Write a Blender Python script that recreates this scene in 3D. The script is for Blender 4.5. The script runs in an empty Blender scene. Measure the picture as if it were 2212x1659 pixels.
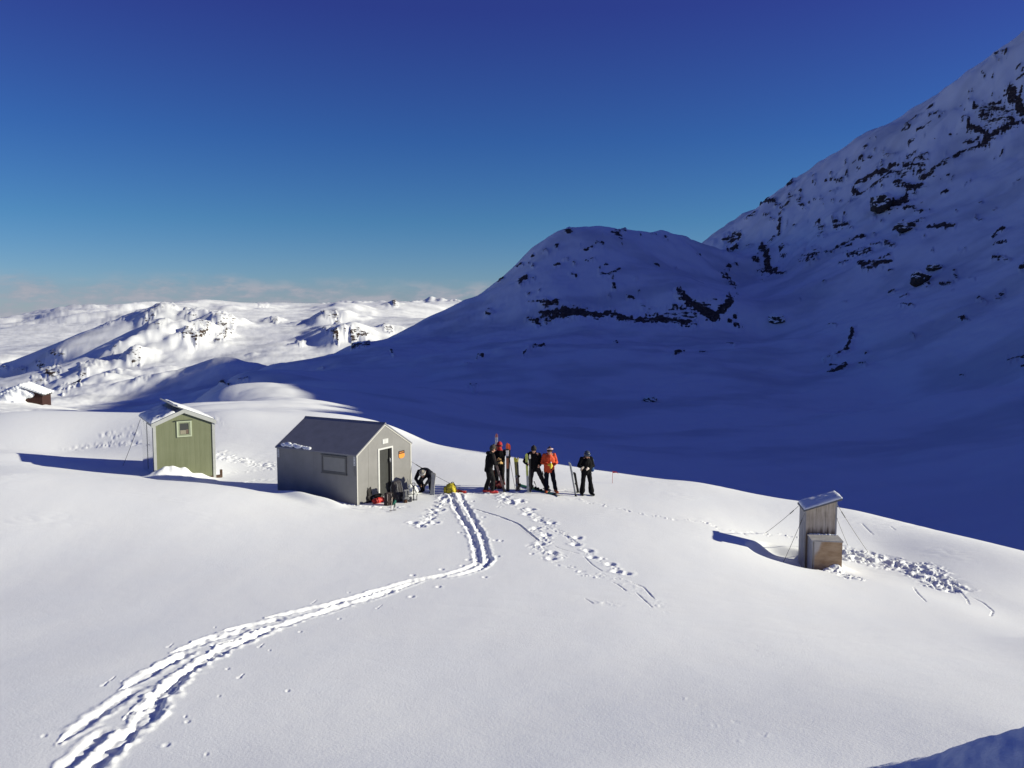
import bpy, bmesh, math, random
import numpy as np
from mathutils import Vector, Matrix, noise as mnoise

random.seed(7)
scene = bpy.context.scene
COL = scene.collection
R = math.radians

# ------------------------------------------------------------------ camera numbers
ZC = 6.75                                   # camera height above the snow the huts stand on
FPX = 1024 * 30.0 / 36.0
PITCH = math.atan((384 - 310) / FPX)
CP, SP = math.cos(PITCH), math.sin(PITCH)
SC = 1024 / 2212.0                          # survey coordinates of the photograph -> 1024 wide

def ray(X, Y):
    """bearing (radians, 0 = straight ahead) and tangent of elevation of a sight line"""
    a = (X * SC - 512) / FPX
    b = (384 - Y * SC) / FPX
    dx, dy, dz = a, CP + b * SP, -SP + b * CP
    return math.atan2(dx, dy), dz / math.hypot(dx, dy)

# ------------------------------------------------------------------ sun
SUN_AZ, SUN_EL = R(-2), R(20.4)              # measured from +x towards +y
SX, SY = math.cos(SUN_AZ), math.sin(SUN_AZ)

# ------------------------------------------------------------------ noise (vectorised gradient noise)
_rng = np.random.RandomState(3)
_perm = np.concatenate([_rng.permutation(512)] * 3)
_ga = _rng.rand(512) * 2 * np.pi
_gx, _gy = np.cos(_ga), np.sin(_ga)

def gn(x, y):
    xi = np.floor(x).astype(np.int64); yi = np.floor(y).astype(np.int64)
    xf = x - xi; yf = y - yi
    u = xf * xf * xf * (xf * (xf * 6 - 15) + 10); v = yf * yf * yf * (yf * (yf * 6 - 15) + 10)
    xi &= 511; yi &= 511
    def g(i, j, fx, fy):
        h = _perm[_perm[(xi + i) & 511] + ((yi + j) & 511)] & 511
        return _gx[h] * fx + _gy[h] * fy
    a = g(0, 0, xf, yf); b = g(1, 0, xf - 1, yf); c = g(0, 1, xf, yf - 1); d = g(1, 1, xf - 1, yf - 1)
    return 1.5 * ((a + (b - a) * u) + ((c + (d - c) * u) - (a + (b - a) * u)) * v)

def fbm(x, y, oct=4, gain=.5):
    t = 0; a = 1.0; s = 1.0
    for k in range(oct):
        t = t + a * gn(x * s + 17.3 * k, y * s - 9.1 * k); a *= gain; s *= 2.03
    return t

def sst(e0, e1, x):
    t = np.clip((x - e0) / (e1 - e0), 0, 1)
    return t * t * (3 - 2 * t)

# ------------------------------------------------------------------ terrain survey points: (X, Y, distance) on the visible surface
V = [
 # near rim by the photographer and the slope below it
 (2212,1592,3.7),(2050,1624,3.6),(1890,1661,3.5),(1500,1760,3.4),(800,1880,3.4),(0,1960,3.4),(2500,1480,3.8),
 # saddles, knoll, crest of the knoll
 (0,893,52),(150,888,52),(300,893,50),(470,902,46),(560,890,48),(640,889,47),(690,894,46),(830,914,47),(870,930,47),(920,953,46),
 (960,966,45),(1073,980,42),(1200,1001,40),(1330,1021,38),(1400,1033,37),(1500,1041,36.5),(1600,1060,36),(1728,1082,35.5),
 (1850,1103,34.5),(1960,1130,34),(2090,1160,33.5),(2212,1190,33),(2400,1240,32),
 # low swell in front of the huts
 (428,1042,31.4),(500,1051,31),(560,1060,30.6),(300,1037,31.6),(150,1032,31.8),(0,1028,32),
 # slope behind the knoll on the left, spur
 (592,788,230),(509,818,160),(463,853,110),(403,877,85),
 (640,783,240),(700,765,250),(760,748,265),(850,733,280),(880,715,285),(930,690,295),(990,655,305),
 (560,876,88),(640,866,95),(700,880,100),(560,845,115),(640,830,145),(700,820,165),(600,808,180),(780,830,150),(850,870,118),
 (850,800,190),(780,785,205),(950,760,225),(950,850,140),(950,920,95),(1050,830,170),(1050,900,125),(1050,950,86),(1200,985,70),
 # valley and hump to the left
 (300,889,250),(300,868,320),(300,843,480),(200,862,320),(200,850,450),(200,882,245),(100,876,240),(0,884,225),(0,868,270),(60,868,260),(140,858,320),
 (400,797,350),(440,780,340),(490,768,330),(540,774,320),(380,850,300),(450,815,310),(350,822,390),(-200,870,260),
 # far lit hill
 (65,823,690),(106,766,700),(180,742,700),(250,724,705),(315,700,715),(324,673,740),(345,660,790),(370,654,840),(319,699,640),(250,766,590),(176,800,560),(134,842,520),(420,653,870),(500,656,880),(600,658,900),(680,657,920),(760,656,950),(850,655,1000),(900,654,1020),(990,653,1100),(1100,656,1150),
 (420,660,1000),(500,662,1010),(600,664,1030),(680,663,1060),(760,662,1090),(850,661,1140),(900,660,1160),(990,659,1250),
 (200,825,500),(300,800,540),(300,740,660),(400,750,590),(400,700,700),(500,730,630),(500,690,730),(450,668,800),
 (600,745,590),(600,700,710),(600,673,800),(700,735,600),(700,690,730),(800,715,630),(800,685,760),(760,671,850),(880,685,740),(950,665,930),
 # plain and farther range on the left
 (0,820,600),(0,800,800),(0,765,1150),(60,780,900),(100,745,1600),(0,742,1700),(200,722,2200),(-200,760,1500),
 (0,725,2500),(150,714,2600),(260,700,2700),
 (-200,700,3800),(0,690,3800),(50,678,3800),(100,672,3800),(150,665,3850),(230,660,3900),(330,661,4000),(400,664,4000),
 # middle hill
 (1065,625,310),(1110,590,315),(1160,540,320),(1205,491,330),(1235,486,335),(1330,488,345),(1450,500,365),(1525,517,385),(1590,545,398),
 (1130,702,262),(1200,700,258),(1300,696,256),(1400,705,256),(1500,705,258),(1590,700,265),
 (1200,674,263),(1300,681,262),(1400,691,261),(1500,680,264),(1570,655,272),
 (1300,600,290),(1200,600,288),(1400,610,292),(1500,600,308),(1320,540,318),(1130,640,280),(1450,550,340),
 (1100,740,212),(1300,760,200),(1500,770,200),(1700,760,212),(1200,830,166),(1400,860,158),(1600,860,160),(1100,900,135),(1300,940,118),(1500,960,116),
 (1300,1000,85),(1500,1020,85),(1900,900,160),(1700,960,120),(1700,1040,88),
 (1620,600,362),(1645,650,312),(1655,700,268),
 # right mountain
 (1720,408,492),(1800,355,486),(1900,296,480),(1990,254,474),(2040,216,470),(2120,166,464),(2212,114,460),(2350,40,455),
 (1525,517,450),(1600,481,440),(1650,438,440),(1720,386,440),(1800,331,435),(1900,268,430),(1990,222,425),(2040,184,420),(2120,131,415),(2180,93,410),
 (2212,75,410),(2350,0,405),(2600,-110,395),
 (1700,560,352),(1800,480,365),(1900,400,375),(2000,330,380),(2100,280,380),(2200,200,385),(2400,120,380),
 (1800,600,300),(2000,500,310),(2200,400,315),(2400,300,315),(1800,700,250),(2000,620,255),(2200,560,255),(2400,460,258),
 (1800,800,198),(2000,760,195),(2200,720,190),(2400,660,190),(2000,860,152),(2200,840,150),(2400,800,150),(2000,960,121),(2200,940,118),(2400,900,115),
 (1900,1060,86),(2200,1090,80),(2400,1090,78),
]
# (X, height relative to the camera, distance): ground that is given by height
H = [
 (0,-1.95,2.3),(1100,-1.8,2.3),(2212,-1.62,2.3),(-300,-2.0,2.3),(2500,-1.5,2.3),
 (0,-3.8,5.4),(1100,-3.6,5.4),(1900,-3.5,5.4),(2300,-3.5,5.4),(0,-4.8,7.4),(1100,-4.5,7.4),(2212,-4.5,7.4),
]
for X, z, Y in [(0,-5.3,1659),(600,-5.2,1659),(1106,-5.05,1659),(1600,-4.95,1659),(2000,-4.95,1640),(2212,-5.0,1585),(-250,-5.4,1659),(2450,-5.2,1580),
    (0,-6.2,1400),(600,-6.15,1400),(1106,-6.15,1400),(1600,-6.3,1400),(2212,-6.8,1420),(-250,-6.2,1400),(2450,-6.9,1400),
    (0,-6.55,1230),(500,-6.58,1230),(1040,-6.72,1222),(1350,-6.85,1230),(1600,-7.15,1250),(1770,-7.95,1224),(1990,-8.05,1260),(2212,-8.1,1300),(2450,-8.4,1330),(-250,-6.5,1230),
    (500,-6.76,1046),(560,-6.76,1056),(400,-6.72,1036),(1540,-7.2,1148),(1300,-6.9,1100),(1700,-7.75,1160),(1900,-8.05,1180),(250,-6.7,1012),(400,-6.7,1024),(600,-6.72,1064),(776,-6.75,1092),
    (972,-6.78,1071),(1100,-6.82,1070),(1270,-6.9,1070),(892,-6.72,1066),(550,-6.62,985),(150,-6.6,975),(30,-6.1,980),(-150,-6.1,985),(-250,-6.6,1000)]:
    a, q = ray(X, Y); V.append((X, Y, z / q))
for X, Y, r in list(V):                       # the lee side of every crest
    pass
for X, z, r in [(0,-9,66),(150,-9,66),(300,-9.2,64),(470,-8.6,60),(560,-8.2,62),(640,-8.4,62),(690,-8.6,60),(830,-9.8,62),(920,-10.6,60),(1073,-11.2,56),
    (1200,-10.9,50),(1330,-10.6,47.5),(1500,-11.2,46.5),(1728,-12,45),(1960,-12.8,43),(2212,-12.6,41),(2400,-12.5,40),
    (0,-17,105),(150,-17.5,105),(300,-17.5,105),(0,-24,170),(150,-24.5,170),(300,-24,170),(400,-20,125),(400,-24,200),(470,-20,150),(520,-22,205),(590,-26,275),
    (1500,-17,75),(1728,-17.5,70),(1960,-17.5,65),(2212,-17,60),
    (640,-27,330),(700,-30,350),(800,-28,360),(880,-25,370),(950,-20,370),(640,-33,470),(750,-33,480),(850,-30,500),
    (1065,-8,370),(1160,5,385),(1235,16,400),(1330,19,410),(1450,20,425),(1000,-15,420),
    (1065,-20,560),(1235,0,560),(1450,20,560),(1600,32,560),(1720,55,560),(1900,85,560),(2120,110,560),(2400,120,560),
    (1065,-30,900),(1450,-20,900),(1900,0,900),(2300,10,900),
    (65,-75,850),(106,-70,880),(180,-62,900),(250,-56,960),(324,-38,1150),(370,-26,1250),(500,-20,1400),(600,-18,1450),(760,-16,1500),(900,-16,1550),
    (370,-90,2200),(600,-80,2600),(900,-70,2600),(1300,-90,2600),(1800,-60,2600),(2300,-60,2600),
    (0,-150,5200),(200,-100,5200),(400,-90,5200),(700,-90,4800),(1100,-90,4800),(1800,-100,5200),(2400,-100,5200),
    (0,-180,7500),(500,-150,7500),(1000,-120,7500),(1500,-120,7500),(2300,-120,7500)]:
    H.append((X, z, r))
V += [(740,656,6200),(780,650,6200),(815,656,6200),(900,656,6200),(940,646,6200),(985,651,6200),(870,657,6200),(1060,655,6200)]

P = []
for X, Y, r in V:
    a, q = ray(X, Y); P.append((a, math.log(r), q))
for X, z, r in H:
    a, _ = ray(X, 900); P.append((a, math.log(r), z / r))
P = np.array(P)

def kern(d2):
    return .5 * d2 * np.log(np.maximum(d2, 1e-12))
_n = len(P)
_A = np.zeros((_n + 3, _n + 3))
_d2 = (P[:, None, 0] - P[None, :, 0]) ** 2 + (P[:, None, 1] - P[None, :, 1]) ** 2
_A[:_n, :_n] = kern(_d2) + np.eye(_n) * 2e-4
_A[:_n, _n] = 1; _A[:_n, _n + 1:] = P[:, :2]; _A[_n:, :_n] = _A[:_n, _n:].T
_W = np.linalg.solve(_A, np.concatenate([P[:, 2], np.zeros(3)]))

def tps(a, l):
    out = np.empty(a.shape)
    af, lf, of = a.ravel(), l.ravel(), out.ravel()
    for i in range(0, len(af), 40000):
        aa, ll = af[i:i + 40000], lf[i:i + 40000]
        k = kern((aa[:, None] - P[None, :, 0]) ** 2 + (ll[:, None] - P[None, :, 1]) ** 2)
        of[i:i + 40000] = k @ _W[:_n] + _W[_n] + _W[_n + 1] * aa + _W[_n + 2] * ll
    return of.reshape(a.shape)

# coarse table of the interpolated surface, read back with a cubic filter
A0, DA, L0, DL = R(-37.5), R(.3), math.log(2.0), .0125
NA, NL = 252, 668
_ga_, _gl_ = A0 + DA * np.arange(NA), L0 + DL * np.arange(NL)
QT = tps(*np.meshgrid(_ga_, _gl_, indexing='ij'))

def _cw(t):
    return [((-.5 * t + 1) * t - .5) * t, (1.5 * t - 2.5) * t * t + 1, ((-1.5 * t + 2) * t + .5) * t, (.5 * t - .5) * t * t]

def qbase(a, l):
    fa = np.clip((a - A0) / DA, 1, NA - 3); fl = np.clip((l - L0) / DL, 1, NL - 3)
    ia = fa.astype(int); il = fl.astype(int)
    wa, wl = _cw(fa - ia), _cw(fl - il)
    o = 0
    for i in range(4):
        for j in range(4):
            o = o + wa[i] * wl[j] * QT[ia + i - 1, il + j - 1]
    return o

_gr = np.log([1, 2, 4, 9, 20, 50, 100, 300, 1000, 4000, 9000]); _gz = np.array([-1.65, -1.7, -2.4, -4.8, -6.6, -7.2, -15, -28, -40, -80, -150.])
# height of the unseen mountain flank on the right, shaped to cast the valley shadow, as seen from the sun, by offset across the sunlight
SC_C = np.array([-60, 5, 15, 23, 28.7, 30.2, 31.2, 33.9, 36.7, 37.4, 38, 39, 40.6, 44.5, 46, 92, 95, 102, 122, 150, 186, 221, 273, 309, 319, 335, 357, 370, 383, 396, 426, 468, 538, 700, 1500.])
SC_S = np.array([-60, -40, -32, -21, -14.1, -13.4, -13, -12, -9.5, -8.4, -7.2, -5.6, -4.6, -2.2, -1, 0, 1, 3.5, 8, 13, 22.5, 24.8, 28, 33, 37, 47, 56, 45, 35.5, 34, 28, 26, 20, 5, -100.])

def zland(x, y):
    """smooth land height (world z) before small relief"""
    r = np.hypot(x, y); a = np.arctan2(x, y); l = np.log(np.maximum(r, 1.0))
    aa = np.clip(a, R(-36), R(36))
    q = qbase(aa, l)
    side = np.where(a > 0, sst(R(34.2), R(46), a), sst(R(36), R(75), -a))
    z = q * r * (1 - side) + np.interp(l, _gr, _gz) * side
    s = x * SX + y * SY; c = -x * SY + y * SX
    s0 = np.maximum(140, .85 * c + 40)
    M = np.interp(c, SC_C, SC_S) + .364 * s0
    t = s - s0
    tent = M - np.where(t < 0, -1.1 * t, .55 * t) + .03 * np.minimum(np.abs(t), 60)
    w = sst(R(33.6), R(43), a) * sst(30, 60, r) * (1 - sst(R(150), R(170), a))
    k = 6.0
    zm = np.maximum(z, tent) + k * .25 * np.maximum(1 - np.abs(z - tent) / k, 0) ** 2
    z = z * (1 - w) + zm * w
    # unseen snow mound off to the right, added to shade the near rim
    z = z + 1.9 * np.exp(-(((x - 4.6) / 1.35) ** 2 + ((y - 2.3) / 1.25) ** 2))
    return z + ZC

# ------------------------------------------------------------------ where a sight line meets the land
_RS = np.exp(np.linspace(math.log(2.4), math.log(1300), 2600))

def hit(X, Y):
    a, q = ray(X, Y)
    rs = _RS
    zz = zland(rs * math.sin(a), rs * math.cos(a)) - ZC - q * rs
    i = int(np.argmax(zz >= 0))
    if zz[i] < 0: i = len(rs) - 1
    if i > 0:
        t = -zz[i - 1] / (zz[i] - zz[i - 1] + 1e-9); r = rs[i - 1] + t * (rs[i] - rs[i - 1])
    else: r = rs[0]
    return r * math.sin(a), r * math.cos(a)

def at_r(X, r):
    a, _ = ray(X, 1000)
    return r * math.sin(a), r * math.cos(a)

def path(pts, step=.25):
    w = np.array([hit(*p) for p in pts])
    d = np.concatenate([[0], np.cumsum(np.hypot(*np.diff(w, axis=0).T))])
    n = max(2, int(d[-1] / step) + 1)
    t = np.linspace(0, d[-1], n)
    # gentle smoothing of the corners
    x, y = np.interp(t, d, w[:, 0]), np.interp(t, d, w[:, 1])
    if n > 6:
        for _ in range(2):
            x[1:-1] = .25 * x[:-2] + .5 * x[1:-1] + .25 * x[2:]; y[1:-1] = .25 * y[:-2] + .5 * y[1:-1] + .25 * y[2:]
    return np.stack([x, y], 1), t

# ------------------------------------------------------------------ marks in the snow near the huts
def zz(sx, ox, oy, pts):                      # survey notes taken from enlarged views
    return [(ox + p[0] * sx, oy + p[1] * sx) for p in pts]
za = lambda pts: zz(.4553, 68.3, 1194.7, pts)
zb = lambda pts: zz(.2546, 853.4, 1041.0, pts)
zc = lambda pts: zz(.2701, 0.0, 785.0, pts)
zd = lambda pts: zz(.3087, 1519.0, 1024.0, pts)   # outhouse view

GROOVES = []      # (points, half width m, depth m, rim m, taper 0/1, roughness)
for seg in ([(128,906),(350,742),(492,655)],[(430,655),(590,560),(745,487)],[(580,556),(670,515),(725,495)],[(668,482),(840,425),(1000,377)],
            [(760,442),(850,410),(900,398)],[(895,382),(1040,350),(1175,318)],[(1115,312),(1290,275),(1450,237)],[(1420,240),(1530,212),(1630,182)]):
    GROOVES.append((za(seg), .15, .12, .03, 1, .5))
GROOVES.append((za([(1600,190),(1790,130),(1960,100),(2060,72),(2110,45)]), .12, .10, .025, 0, .4))
GROOVES.append((za([(270,1030),(330,965),(480,850),(560,760),(640,650),(760,560),(900,470),(1010,425),(1120,375)]), .16, .14, .05, 0, .9))
GROOVES.append((za([(870,445),(1000,415),(1120,375),(1330,300),(1520,240),(1700,180)]), .14, .12, .03, 1, .7))
GROOVES.append((za([(1700,180),(1860,120),(2020,105),(2140,65)]), .12, .10, .025, 0, .5))
GROOVES.append((za([(100,1060),(200,980),(345,850)]), .14, .11, .03, 1, .4))
GROOVES.append((za([(440,790),(560,700),(700,590),(860,490)]), .09, .07, .02, 1, .9))
GROOVES.append((zb([(710,690),(695,640),(690,560),(640,420),(560,290),(500,190),(465,125)]), .13, .13, .03, 0, .6))
GROOVES.append((zb([(740,715),(785,660),(790,640),(770,560),(740,450),(690,360),(630,250),(545,125)]), .13, .13, .03, 0, .6))
GROOVES.append((zb([(770,700),(815,640)]), .1, .1, .03, 1, .5))
CR = [zb([(650,225),(760,260),(900,300),(1050,358),(1130,425),(1215,492)]), zb([(1340,530),(1400,560),(1560,600)]), zb([(1600,620),(1680,700),(1760,750)]),
      zb([(1840,840),(1900,870),(1960,920)]), zb([(2000,850),(2100,880),(2200,990)]), zb([(1610,985),(1680,1030)]), zb([(2040,930),(2180,1060)]),
      zd([(1105,340),(1150,388),(1190,425)]), zd([(1308,362),(1345,392)]), zd([(1470,785),(1500,840),(1560,905)]), zd([(1700,765),(1800,815),(1850,870),(1860,908)]), zd([(1870,850),(1960,890),(2030,950),(2012,990)]),
      [(1724,1362),(1733,1385),(1743,1409)], [(1480,1510),(1540,1550),(1600,1600)], [(1620,1385),(1660,1415),(1690,1440)], [(1590,1560),(1640,1584)]]
for i, c in enumerate(CR[:12]): GROOVES.append((c, .035, .07, .012, 1, .6) if i < 1 else (c, .022, .018 if i < 7 else .026, .003, 1, 1.6))

PITS = [(p, .17, .17) for p in zb([(940,150),(985,190),(1060,180),(1160,240),(1120,275),(1220,325),(1330,350),(1200,390),(1290,450),(1235,520),(1340,590),(1330,640),
        (1550,470),(1530,525),(1640,575),(1675,630),(1830,690),(1890,755),(1960,770),(400,150),(385,240),(330,260),(300,310),(260,345),(340,345),(150,345),(225,375),(440,175)])]
MARKS = [p for p in za([(375,610),(60,870),(650,455),(870,358),(985,595),(730,775),(1080,455),(1275,380),(1640,262),(1460,315),(1330,240),(1505,185),
        (340,635),(430,615),(930,555),(890,680),(1215,655),(640,910),(830,955),(740,800),(1130,470)])]
PITS += [(p, .035 + .02 * ((i * 7) % 5) / 4, .05) for i, p in enumerate(MARKS)]
for (px, py) in MARKS[:13:2]: GROOVES.append(([(px + 2, py - 1), (px + 10, py - 8)], .014, .012, .002, 1, 1.0))
PITS += [(p, .09, .07) for p in zb([(750,300),(850,490),(900,495),(870,620),(620,650),(550,425),(600,440),(660,175),(395,735),(760,800),(370,885),(140,970),(150,785),(570,700),(1160,600)])]

RUB = [(c, .10, .022, .11) for c in CR[12:]] + [  # loose lumps: (line, half width m, height m, grain m)
    (zb([(900,130),(960,200),(1080,185)]), .38, .15, .22), (zb([(890,222),(1000,222)]), .16, .09, .15), (zb([(1100,230),(1180,290),(1340,360)]), .3, .12, .2), (zb([(1250,380),(1330,400),(1480,455),(1540,520)]), .22, .10, .16),
    (zb([(1190,400),(1290,470),(1240,540)]), .3, .12, .2), (zb([(1170,540),(1290,600),(1400,620)]), .28, .10, .17), (zb([(1270,640),(1410,690)]), .14, .08, .15),
    (zb([(1490,715),(1580,755),(1700,805)]), .2, .10, .16), (zb([(1750,785),(1870,810)]), .2, .09, .15), (zb([(1590,570),(1680,640),(1850,690),(1900,760)]), .2, .09, .16),
    (zb([(1980,850),(2080,900),(2200,990),(2260,1090)]), .2, .035, .16), (zb([(1740,1020),(1880,1050)]), .3, .03, .2), (zb([(1850,830),(1990,900),(2110,1010)]), .16, .03, .15),
    (zb([(445,125),(340,230),(270,330),(200,370)]), .34, .15, .22), (zb([(110,360),(230,385),(350,340)]), .2, .10, .16), (zb([(400,260),(460,330)]), .1, .06, .13),
    (zb([(1560,160),(1660,180),(1840,215),(1990,250),(2210,290)]), .15, .15, .15), (zd([(10,340),(110,378),(200,410),(380,410),(520,425),(650,440)]), .16, .16, .16),
    ([(1417,1115),(1470,1122),(1525,1128)], .16, .16, .16),
    ([(1822,1196),(1870,1206),(1930,1220),(1990,1230),(2045,1264)], .80, .36, .27), ([(1835,1188),(1930,1208)], .4, .22, .2), ([(1995,1219),(2012,1230)], .15, .12, .16), ([(2020,1255),(2055,1272)], .4, .18, .24),
    ([(1775,1230),(1810,1237),(1845,1252)], .5, .22, .2),
    (zc([(860,565),(960,590),(1110,560)]), .5, .14, .24), (zc([(640,680),(800,650),(960,650),(1110,640)]), .55, .16, .26), (zc([(440,690),(700,675)]), .2, .07, .18), (zc([(1000,520),(1130,490)]), .3, .08, .2),
    (zc([(1750,730),(1850,775),(2000,790),(2190,830)]), .6, .16, .26), (zc([(1740,880),(1900,870),(2100,850)]), .4, .06, .22), (zc([(1850,960),(2000,935),(2180,925)]), .3, .06, .2), (zc([(1730,470),(1760,500)]), .3, .1, .2),
    (zc([(1290,880),(1400,880),(1520,860)]), .5, .12, .24), (zc([(520,640),(620,625)]), .15, .05, .18), (zc([(100,640),(250,605)]), .2, .05, .2), (zc([(90,885),(170,880)]), .15, .04, .16),
    ([(735,1088),(760,1093),(800,1096),(850,1098),(875,1096)], .22, .16, .2), ([(985,1068),(1040,1069),(1100,1072)], .35, .10, .2), ([(1200,1062),(1245,1058)], .35, .09, .2), ([(1180,1085),(1240,1080),(1290,1088)], .3, .025, .18),
]
MOUNDS = [  # (X, Y, radius across m, radius along m, height m, turn)
    (650,1078,1.1,.35,.22,-.6),(710,1090,.7,.3,.14,-.6),
    (1790,1228,.5,.38,.36,-.1),
    (978,1076,.5,.5,.12,0),(1130,1078,1.6,1.0,.08,0),
    (1700,1010,5,4,.0,0),
    (230,1000,2.2,.5,.16,.1),
    (480,900,2.5,1.5,.25,0),
]

def relief_near(x, y, r):
    """small relief of the snow around the huts"""
    d = .018 * gn(x / 3.1 + 3, y / 4.3) + .004 * gn(x / .9, y / 1.3 + 5) + .05 * gn(x / 8 + 1, y / 9 + 8)
    d = d + .012 * sst(.0, .6, gn(x / 9 + 60, y / 7)) * np.abs(gn(x / 2.4 + y * .3, y / .8))
    d = d * sst(4.0, 8.0, r) + (.02 * fbm(x / .35, y / .35, 3) + .008 * fbm(x / .06, y / .09, 2)) * (1 - sst(4.5, 6, r))
    pw = sst(.1, .75, gn(x / 2.6 + 40, y / 2.1)) * sst(24, 30, r)           # wind scour beyond the huts
    d = d + pw * .02 * np.abs(gn(x / .7, y / .25))
    return d

def add_marks(x, y, d):
    n1 = gn(x / .31 + 11, y / .31); n2 = gn(x / .13 + 7, y / .13)
    for pts, hw, dep, rim, taper, rough in GROOVES:
        if hw > .06: hw, dep, rim, rough = hw * .76, dep * .40, rim * .4, min(1, rough * 1.15 + .1)
        w, t = path(pts, max(.12, hw))
        ext = hw * 4 + .15
        m = (x > w[:, 0].min() - ext) & (x < w[:, 0].max() + ext) & (y > w[:, 1].min() - ext) & (y < w[:, 1].max() + ext)
        ii = np.nonzero(m)[0]
        if not len(ii): continue
        px, py = x[ii], y[ii]
        best = np.full(len(ii), 1e9); bt = np.zeros(len(ii))
        for k in range(len(w) - 1):
            ax, ay = w[k]; bx, by = w[k + 1]; ux, uy = bx - ax, by - ay; L2 = ux * ux + uy * uy + 1e-12
            s = np.clip(((px - ax) * ux + (py - ay) * uy) / L2, 0, 1)
            dd = np.hypot(px - ax - s * ux, py - ay - s * uy)
            c = dd < best; best[c] = dd[c]; bt[c] = (t[k] + s * (t[k + 1] - t[k]))[c]
        u = bt / max(t[-1], 1e-6)
        best = np.abs(best + rough * hw * .5 * gn(px / .55 + 3, py / .55)) if hw > .06 else best
        dv = 1 - rough * .55 * sst(-.1, .6, gn(px / .42 + 19, py / .42)) if hw > .06 else 1.0
        h = hw * (1 + rough * .45 * n1[ii])
        sc = np.ones(len(ii))
        if taper: h = h * (.35 + .65 * sst(0, .3, u)) ; sc = sst(0, .12, u) * sst(0, .04, 1 - u) * .7 + .3
        e = best / np.maximum(h, .015)
        prof = -dep * dv * sc * (1 - sst(.45, 1.05, e)) + rim * np.exp(-((e - 1.45) / .4) ** 2) * (1 + rough * n2[ii])
        prof += rough * .028 * n2[ii] * np.exp(-e * e * .6) * (hw > .06)
        d[ii] += prof
    for (X, Y), rad, dep in PITS:
        rad *= .74; dep *= .32
        cx, cy = hit(X, Y)
        m = (np.abs(x - cx) < rad * 4) & (np.abs(y - cy) < rad * 4); ii = np.nonzero(m)[0]
        e = np.hypot(x[ii] - cx, (y[ii] - cy) * .8) / rad * (1 + .25 * n1[ii])
        d[ii] += -dep * (1 - sst(.4, 1.2, e)) + dep * .16 * np.exp(-((e - 1.5) / .45) ** 2) * (1 + .8 * n2[ii])
    for pts, hw, amp, gr in RUB:
        hw, amp, gr = hw * .82, amp * .33, gr * .85
        w, t = path(pts, .2 if hw > .18 else .3)
        if hw <= .18: w = w + np.stack([.10 * np.sin(np.arange(len(w)) * 2.6), .08 * np.cos(np.arange(len(w)) * 1.9)], 1)
        ext = hw * 2 + .1
        m = (x > w[:, 0].min() - ext) & (x < w[:, 0].max() + ext) & (y > w[:, 1].min() - ext) & (y < w[:, 1].max() + ext)
        ii = np.nonzero(m)[0]
        if not len(ii): continue
        px, py = x[ii], y[ii]
        best = np.min(np.hypot(px[:, None] - w[None, :, 0], py[:, None] - w[None, :, 1]), 1)
        k = 1 - sst(.35, 1.25, best / hw + .35 * gn(px / (gr * 2.4), py / (gr * 2.4)))
        qx = px / gr + .7 * gn(px / gr * .6 + 5, py / gr * .6); qy = py / gr + .7 * gn(px / gr * .6, py / gr * .6 + 77)
        a = gn(qx + 31, qy) + .55 * gn(qx * 2.2, qy * 2.2 + 13) + .35 * gn(qx * 4.6 + 3, qy * 4.6)
        lump = .75 * sst(-.2, .6, a) + .3 * sst(.5, 1.2, a) + .35 * gn(qx * .4, qy * .4 + 9) - .3
        d[ii] += amp * k * lump
    for X, Y, ra, rb, h, tw in MOUNDS:
        cx, cy = hit(X, Y); c, s = math.cos(tw), math.sin(tw)
        ux, uy = (x - cx) * c + (y - cy) * s, -(x - cx) * s + (y - cy) * c
        d += h * np.exp(-(ux / ra) ** 2 - (uy / rb) ** 2)
    for cx, cy, ra, rb, h, tw in ((-13.15,33.3,.62,.36,.46,.546),(-12.45,33.8,.5,.3,.16,.546),(-13.75,32.95,.42,.32,.26,.546)):
        c, s = math.cos(tw), math.sin(tw); ux, uy = (x - cx) * c + (y - cy) * s, -(x - cx) * s + (y - cy) * c
        d += h * np.exp(-(ux / ra) ** 2 - (uy / rb) ** 2) * (1 + .25 * gn(x / .3, y / .3))
    # hollow scoured by the wind round the outhouse
    cx, cy = hit(1712, 1204)
    e = np.hypot((x - cx) / 1.45, (y - cy) / 1.25) + .08 * gn(x / .8, y / .8)
    d += -.34 * (1 - sst(.72, 1.0, e))
    # shallow gully running down to the right
    w, t = path([(1880,1228),(1960,1248),(2050,1278),(2150,1312),(2300,1370)], .4)
    m = (x > 8) & (y > 18) & (y < 34); ii = np.nonzero(m)[0]
    best = np.min(np.hypot(x[ii][:, None] - w[None, :, 0], y[ii][:, None] - w[None, :, 1]), 1)
    d[ii] += -.08 * np.exp(-(best / 1.2) ** 2)
    return d

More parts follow.
